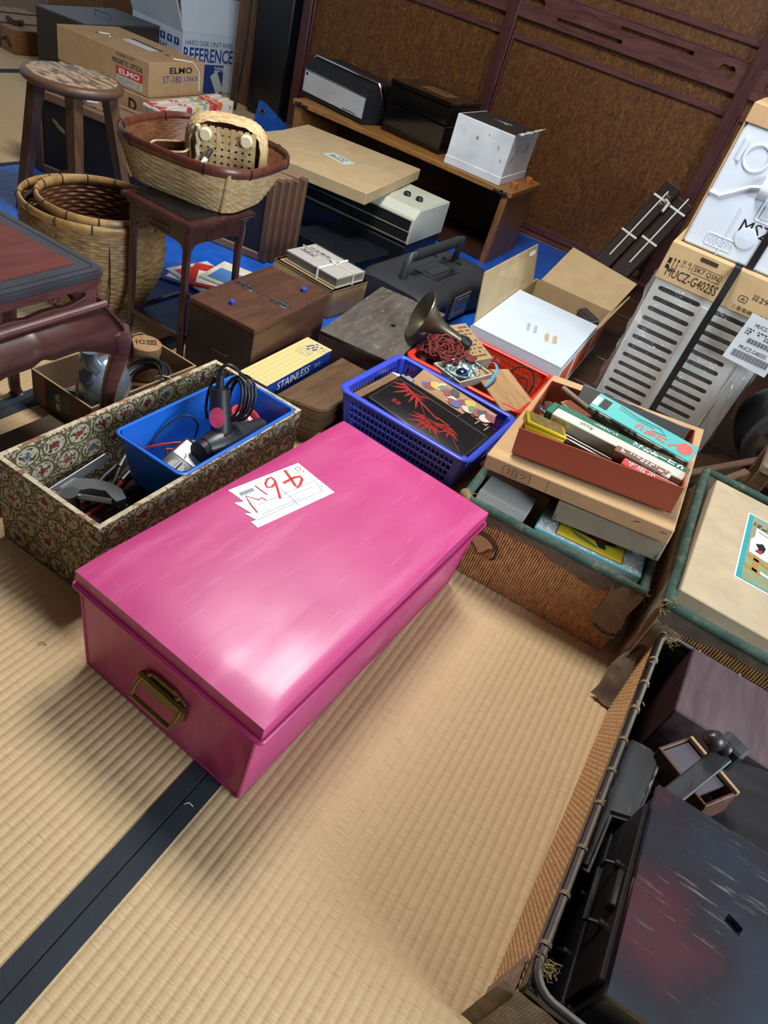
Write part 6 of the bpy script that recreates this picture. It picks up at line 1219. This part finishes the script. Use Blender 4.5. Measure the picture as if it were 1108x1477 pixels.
for z0, z1 in ((.122, .222), (.010, .112)):
    b = B(); b.box(-.2035, -.128, z0, -.196, .133, z1, .002); dr = part(t, 'drawer', b, DARKW)
    b = B(); zc = (z0 + z1) / 2; b.tube([(-.206, -.045, zc + .012), (-.218, -.045, zc + .004), (-.220, -.04, zc - .012), (-.220, .04, zc - .012), (-.218, .045, zc + .004), (-.206, .045, zc + .012)], .0028, 7); b.cyl((0, 0, 0), .006, .006, 10, frame((-.204, -.045, zc + .012), (0, -1, 0), Z)); b.cyl((0, 0, 0), .006, .006, 10, frame((-.204, .045, zc + .012), (0, -1, 0), Z)); part(dr, 'drop_handle', b, plain('iron handle', '4a4744', .45, .8), True)
b = B(); b.box(-.212, -.034, .196, -.2035, .020, .216, .002); part(t, 'lock_block', b, DARKW)
b = B(); b.box(-.2042, -.128, .114, -.2030, .133, .118); part(t, 'shelf_line', b, plain('grey shelf line', '3a3d42', .4))
t = thing('curved_panel', 'rounded dark panel with scraped paint lying along the inside of the plaited basket', 'panel', (.280, .790, .118), rot=(R(3), R(-10), R(-3)))
b = B(); b.prism([(-.022, -.16), (.004, -.16), (.006, -.055), (.042, -.045), (.046, .075), (.040, .094), (.024, .104), (-.006, .104), (-.018, .094), (-.022, .075)], 0, .022); bmesh.ops.bevel(b.bm, geom=[e for e in b.bm.edges if abs(e.verts[0].co.z - e.verts[1].co.z) < 1e-6], offset=.006, segments=3, affect='EDGES'); part(t, 'board', b, wood('scraped dark paint', '15181e', '242a33', 'Y', 7, .4, 0, 7, .05, '8b7f6b'), True)
t = thing('small_drawer_box', 'little brown wooden box with an open sliding lid in the plaited basket', 'box', (.378, .868, .128), rot=(R(4), R(-6), R(-38))); SB = wood('small box brown', '4a2f22', '6f4b36', 'X', 10, .5)
b = B(); b.open_box(-.055, -.035, 0, .055, .035, .055, .005, .001); part(t, 'box', b, SB); b = B(); b.box(-.048, -.028, .046, .035, .028, .051); part(t, 'sliding_lid', b, plain('grey lid', '55505a', .4)); b = B(); b.box(-.052, .030, .052, .056, .036, .062, .001); part(t, 'pale_rail', b, wood('pale rail', '9b8263', 'b89c79', 'X', 10, .6))
b = B(); b.box(-.05, -.05, .001, .06, .05, .118, .003); single('support_box', 'dark wooden block beneath the little brown box in the plaited basket', 'box', b, DARKW, (.402, .848, .006), R(-30))
t = thing('dark_board', 'wide dark board leaning up behind the black cabinet', 'board', (.560, .835, .150), rot=(R(38), R(-14), R(-10))); b = B(); b.box(-.150, -.10, 0, .16, .11, .014, .003); part(t, 'board', b, wood('charcoal board', '232224', '37363a', 'X', 6, .5, 0, 6))
t = thing('turned_post', 'grey-black square post with a turned ball finial above the black cabinet', 'post', (.325, .752, .228), rot=(0, 0, R(64)))
GP = wood('grey black post', '26282b', '45484b', 'X', 8, .4, .1, 6); b = B(); b.box(-.02, -.014, -.02, .100, .014, .020, .002, Matrix.Rotation(R(-24), 4, 'Y')); b.box(.086, -.020, .028, .116, .020, .072, .004); part(t, 'post', b, GP); b = B(); b.lathe([(0, 0), (.012, .001), (.013, .005), (.009, .009), (.011, .013), (.0065, .017), (.0125, .024), (.0155, .034), (.012, .044), (.004, .049), (0, .050)], 22, Matrix.Translation((.088, .004, .060)) @ Vector((0, 0, 1)).rotation_difference(Vector((-.72, .48, .50)).normalized()).to_matrix().to_4x4()); part(t, 'finial', b, plain('dark turned wood', '2c2426', .35), True, ang=70)
# ------------------------------------------------------------------ boxed air-conditioner pair behind
ACM = plain('ivory enamel casing', 'cdcfcc', .4, var=.03)
t = thing('outdoor_unit', 'ivory slotted metal unit wrapped in clear film with a printed kraft top band', 'appliance', (.045, 2.72, .004), R(0)); wx, wy, T = .205, .36, .575
slots = []
for c_ in (-1, 1):
    for k in range(12):
        zc = .060 + k * .034; x0 = -.185 if c_ < 0 else -.010; x1 = -.045 if c_ < 0 else .115; q = []
        for a in range(9): q.append((x1 - .008 + .008 * math.sin(a / 8 * math.pi), zc + .008 * math.cos(a / 8 * math.pi)))
        for a in range(9): q.append((x0 + .008 - .008 * math.sin(a / 8 * math.pi), zc - .008 * math.cos(a / 8 * math.pi)))
        slots.append(q)
b = B(); b.plate([(-wx, 0), (wx, 0), (wx, T - .11), (-wx, T - .11)], slots, .004, frame((0, -wy + .002, 0), X, Z)); part(t, 'slotted_front', b, ACM)
b = B(); b.box(-wx + .004, -wy + .03, .004, wx - .004, -wy + .034, T - .12); part(t, 'dark_core', b, plain('dark coil', '6d7174', .6, bump=.2, bs=900))
b = B(); b.box(-wx, -wy + .004, 0, -wx + .004, wy, T - .11); b.box(wx - .004, -wy + .004, 0, wx, wy, T - .11); b.box(-wx, wy - .004, 0, wx, wy, T - .11); b.box(wx - .055, -wy - .004, .01, wx - .05, -wy + .002, T - .12, .001); b.box(-.038, -wy - .003, .02, -.018, -wy + .001, T - .14, .001); part(t, 'casing', b, ACM)
b = B(); b.box(-wx - .006, -wy - .006, T - .115, wx + .02, wy + .006, T, .002); kb = part(t, 'kraft_band', b, kraft('printed kraft band', 'c3a67b', .75), label='printed kraft top band')
yf = -wy - .0062; b = B(); b.prism(rrect(.055, .012, .003, 3), 0, .0008, frame((-.085, yf, T - .016), X, Z)); part(kb, 'hand_hole', b, plain('hand hole shade', '3a2b1b', .9))
text(kb, 'MUCZ-G4025S', INK, (-.105, yf, T - .084), X, Z, w=.165, h=.028); text(kb, '5K7 Q5N', INK, (-.075, yf, T - .050), X, Z, w=.078, h=.017); text(kb, '形 名\nコード', INK, (-.140, yf, T - .048), X, Z, w=.036, h=.022); text(kb, '三菱電機株式会社', INK, (.10, yf, T - .100), X, Z, w=.13, h=.013); text(kb, '29.5kg', INK, (.135, yf, T - .058), X, Z, w=.075, h=.020); text(kb, '包装\n質量', INK, (.085, yf, T - .055), X, Z, w=.018, h=.018)
b = B(); b.tube([(-.075 + p, yf - .0003, T - .050 + q) for p, q in rrect(.088, .025, .001, 1)], lambda u: (.0007, .0003), 4, True, flat=Y); b.tube([(.055 + p, yf - .0003, T - .072 + q) for p, q in rrect(.026, .018, .006, 3)], lambda u: (.001, .0003), 4, True, flat=Y); b.tube([(.049, yf - .0003, T - .074), (.055, yf - .0003, T - .068), (.055, yf - .0003, T - .076), (.061, yf - .0003, T - .070)], .0012, 4)
for k in range(2):
    x_ = -.178 + k * .012; b.box(x_ - .0008, yf - .0005, T - .075, x_ + .0008, yf, T - .045); b.prism([(x_ - .004, T - .048), (x_ + .004, T - .048), (x_, T - .040)], 0, .0005, frame((0, yf, 0), X, Z))
b.box(-.186, yf - .0005, T - .079, -.160, yf, T - .077); b.box(-.197, yf - .0004, T - .062, -.187, yf, T - .045); b.box(-.197, yf - .0004, T - .078, -.187, yf, T - .066); part(kb, 'printed_marks', b, INK, stuff=True)
sl = panel(t, 'shipping_label', plain('label white', 'cfd6dd', .5), (.165, yf - .0345 - .003, T - .165), (1, 0, -.05), (.05, 0, 1), .14, .15, .0006, 'white shipping label with bar codes')
b = B()
for k in range(34):
    xx = .108 + k * .0034; b.box(xx, yf - .0345 - .0042, T - .222, xx + .0008 + .0012 * ((k * 7) % 3) / 2, yf - .0345 - .0037, T - .200)
for k in range(26): xx = .128 + k * .0034; b.box(xx, yf - .0345 - .0042, T - .170, xx + .0008 + .0012 * ((k * 5) % 3) / 2, yf - .0345 - .0037, T - .155)
part(sl, 'bar_code', b, INK); text(sl, 'MUCZ-G4025S', INK, (.160, yf - .0345 - .0038, T - .188), X, Z, w=.085, h=.012); text(sl, 'MUCZ-G4025S', INK, (.165, yf - .0345 - .0038, T - .115), X, Z, w=.08, h=.011); rows_of_text(sl, INK, (.165, yf - .0345 - .0038, T - .138), X, Z, .11, .022, 3, 31)
gf = G('clear film'); gf.fin((.93, .96, 1, 1), .16, 1.0); gf.bump(gf.noise(gf.map((9, 9, 3), rot=(.5, .4, 0)), 3, 4, .6, 1.5), .9, .02); tr_ = gf.n('ShaderNodeBsdfTransparent'); lw_ = gf.n('ShaderNodeLayerWeight'); lw_.inputs[0].default_value = .30; mx_ = gf.n('ShaderNodeMixShader')
gf.set(mx_.inputs[0], gf.math('MULTIPLY_ADD', lw_.outputs[1], .6, .07)); gf.t.links.new(tr_.outputs[0], mx_.inputs[1]); gf.t.links.new(gf.p.outputs[0], mx_.inputs[2]); gf.t.links.new(mx_.outputs[0], gf.t.nodes['Material Output'].inputs[0])
FILM = gf.m
b = B()
def film(u, v):
    q = rrect(2 * wx + .034, 2 * wy + .034, .03, 6); p = q[int(round(u * len(q))) % len(q)]; w = .012 * noise.noise((p[0] * 16, p[1] * 16, v * 4)) + .006 * math.sin(p[0] * 80 + p[1] * 60 + v * 9); s = 1 + w * 1.6 - .03 * (1 - v) * (v > .02)
    return (p[0] * s, p[1] * s, .004 + v * (T - .105))
q_ = len(rrect(.1, .1, .03, 6)); pts = []
def film2(u, v):
    a = u * 6.28319; c, s = sup(a, .16); w = .010 * noise.noise((c * 3.1, s * 3.1, v * 2.2)) + .020 * abs(noise.noise((c * 7 + v * 6, s * 7, v * 3)))
    return ((wx + .012 + w) * c, (wy + .012 + w) * s, .004 + v * (T - .125))
b.grid(film2, 160, 40, True); part(t, 'clear_film', b, FILM, True, label='clear plastic film')
STR = plain('black strapping', '17191c', .4)
for x_ in (-.005, .30)[:1]:
    b = B(); b.box(x_ - .011, -wy - .038, .004, x_ + .011, -wy - .0355, T - .09); b.faces([(x_ - .011, -wy - .038, T - .09), (x_ + .011, -wy - .038, T - .09), (x_ + .011, -wy - .010, T), (x_ - .011, -wy - .010, T)], [(0, 1, 2, 3)]); b.box(x_ - .011, -wy - .010, T + .0, x_ + .011, wy, T + .0012); part(t, 'strap', b, STR, label='black packing strap')
FOAM = plain('white polystyrene', 'cdd8e6', .75, var=.03, bump=.25, bs=420)
t = thing('foam_packed_unit', 'white polystyrene block with black straps on top of the wrapped slotted unit', 'box', (.140, 2.62, .5815), R(1)); fx0, fx1, fy, FH = -.285, .36, -.225, .335
fx0 = -.288
b = B(); b.box(fx0, fy, 0, fx1, .30, FH, .006); fo = part(t, 'foam_block', b, FOAM)
b = B()
for s in (0,): b.box(fx0 - .006, fy + .004, 0.0, fx0 - .001, .30, FH + .004); b.box(fx0 - .006, fy - .004, FH + .0005, fx1, .30, FH + .05, .002)
part(t, 'kraft_cap', b, KRAFT, label='kraft cap and side sleeve')
yy = fy
b = B(); M = frame((0, yy, 0), X, Z)
b.tube([M @ Vector((-.215 + .034 * math.cos(a / 20 * 6.283), .265 + .034 * math.sin(a / 20 * 6.283), 0)) for a in range(20)], .004, 6, True); b.tube([M @ Vector((-.262, .245, 0)), M @ Vector((-.262, .30, 0))], .006, 8); b.lathe([(.032, -.002), (.028, .004), (.0, .006)], 20, frame((-.13, yy, .070), X, Z)); b.tube([M @ Vector((-.128 + .026 * math.cos(a / 20 * 6.283), .07 + .026 * math.sin(a / 20 * 6.283), 0)) for a in range(20)], .003, 6, True)
b.tube([M @ Vector((-.165, .205, 0)), M @ Vector((-.135, .205, 0))], .030, 14); b.tube([M @ Vector((-.288, .150, 0)), M @ Vector((-.255, .148, 0)), M @ Vector((-.19, .195, 0)), M @ Vector((-.16, .205, 0))], .006, 8); b.box(-.183, yy - .002, .0, -.180, yy + .002, .14); b.box(-.150, yy - .002, .24, -.146, yy + .002, FH)
part(fo, 'moulded_relief', b, FOAM, True)
text(fo, 'D.3600', FOAM, (-.06, yy - .0008, .150), X, Z, w=.13, h=.036, bold=.01, off=.002); text(fo, '555-27', FOAM, (-.19, yy - .0008, .035), X, Z, w=.068, h=.022, off=.002); b = B()
for c_, w2, h2 in (((-.06, .150), .15, .052), ((-.19, .035), .08, .032)): b.tube([M @ Vector((c_[0] + p, c_[1] + q, 0)) for p, q in rrect(w2, h2, .003, 2)], .0022, 6, True)
part(fo, 'moulded_border', b, FOAM, True)
text(fo, 'MSZ-GV4', INK, (-.06, yy, .100), X, Z, w=.20, h=.036)
for x_ in (-.075, .035):
    b = B(); b.box(x_ - .011, yy - .0035, -.0005, x_ + .011, yy - .0005, FH + .05); b.box(x_ - .011, yy - .0035, FH + .05, x_ + .011, .30, FH + .0512); part(t, 'strap', b, STR, label='black packing strap')
# tied boards leaning on the wall, bag and stool at the right
DBW = wood('dark bundled board', '1a110e', '2c1f1a', 'Z', 8, .6, 0, 6, spec=.25)
for k in range(2):
    t = thing('tied_board', ['left-hand dark board of the string-tied pair leaning on the wall', 'right-hand dark board of the string-tied pair leaning on the wall'][k], 'board', (-.530 + .100 * k, 3.42 + .02 * k, .006), rot=(R(-41), R(10), R(-8)), group='dark boards tied with string')
    b = B(); b.box(-.042, -.035, .0, .042, .012, .64 - .06 * k, .004); part(t, 'board', b, DBW)
    b = B(); b.box(-.038, -.031, .64 - .06 * k, .038, .008, .643 - .06 * k); part(t, 'end_grain', b, plain('grey end', '4a4540', .6))
    b = B()
    for z in (.33, .55 - .03 * k): b.box(-.0435, -.0365, z, .0435, -.0352, z + .010)
    b.box(-.002, -.037, .20, .004, -.0355, .60); 
    if k == 0: frays(b, (.03, -.04, .56), 14, .05, 60); b.tube([(.02, -.04, .56), (.045, -.05, .55), (.05, -.05, .50)], .007, 6)
    part(t, 'string', b, STRING, True, stuff=True)
gb_ = G('smoky plastic bag'); gb_.bump(gb_.noise(gb_.co(), 16, 4), .6, .02); DARKBAG = gb_.fin(lin('1a1c22') + (1,), .18, 0, .3)
b = B(); b.grid(lambda u, v: ((.205 + .05 * noise.noise((math.cos(u * 6.28) * 2, math.sin(u * 6.28) * 2, v * 3))) * math.cos(u * 6.2832) * math.sin(.02 + v * 3.10) * 1.0, (.25 + .06 * noise.noise((math.cos(u * 6.28) * 2, math.sin(u * 6.28) * 2, v * 3 + 9))) * math.sin(u * 6.2832) * math.sin(.02 + v * 3.10), .190 - .185 * math.cos(.02 + v * 3.10) ), 60, 30, True)
single('plastic_bag', 'dark translucent plastic bag of odds and ends right of the wrapped slotted unit', 'bag', b, DARKBAG, (.500, 2.36, .004), smooth=True)
FW = wood('brown furniture wood', '46301f', '6f5038', 'X', 9, .5, .05, 7); FWT = wood('worn seat wood', '6b5d50', '94836f', 'Y', 9, .5)
t = thing('wooden_footstool', 'low brown wooden stool with a worn grey top beyond the beige picture box', 'stool', (.470, 1.985, .004), R(-4))
b = B(); b.box(-.115, -.13, .245, .15, .13, .275, .006); part(t, 'seat', b, FWT)
for sx in (-1, 1):
    for sy in (-1, 1): b = B(); b.box(sx * .095 - .017, sy * .105 - .017, .0, sx * .095 + .017, sy * .105 + .017, .244, .003); part(t, 'leg', b, FW)
for sy in (-1, 1): b = B(); b.box(-.08, sy * .105 - .01, .12, .08, sy * .105 + .01, .15, .002); part(t, 'stretcher', b, FW)
b = B(); b.box(-.26, -.014, -.018, .20, .014, .018, .003); single('wooden_bar', 'dark wooden bar slanting from the wicker trunk up to the plastic bag', 'bar', b, FW, (.335, 2.10, .13), rot=(0, R(-24), R(36)))
b = B(); b.box(-.16, -.012, -.016, .06, .012, .016, .003); single('wooden_bar', 'paler wooden bar under the worn grey stool top', 'bar', b, wood('paler bar', '5f4630', '866848', 'X', 9, .5), (.315, 1.92, .17), rot=(0, R(-12), R(58)))
b = B(); b.grid(lambda u, v: (-.13 + .26 * u, -.15 + .30 * v, .016 + .010 * noise.noise((u * 3, v * 3, 4))), 24, 24); bmesh.ops.solidify(b.bm, geom=list(b.bm.faces), thickness=.012); single('shade_sheet', 'added dark sheet standing in for shade on the floor behind the right wicker trunk', 'cloth', b, cloth('floor shade cloth', '17181c', 1200), (.345, 2.0, .004), smooth=True)  # dark sheet added to darken the floor like the shade there
# odd straw scraps on the mats
for k, (x_, y_, a) in enumerate([(-.66, .47, 40), (-.275, .41, 20)]):
    b = B(); b.tube([(-.006, 0, .0015), (0, .003, .004), (.008, 0, .0015)], .0008, 5); single('straw_scrap', ['tiny straw scrap on the mat left of the pink trunk', 'tiny pale scrap on the dark mat border'][k], 'scrap', b, plain('straw scrap %d' % k, ('6d5230', 'cfc8b8')[k], .8), (x_, y_, 0), R(a))
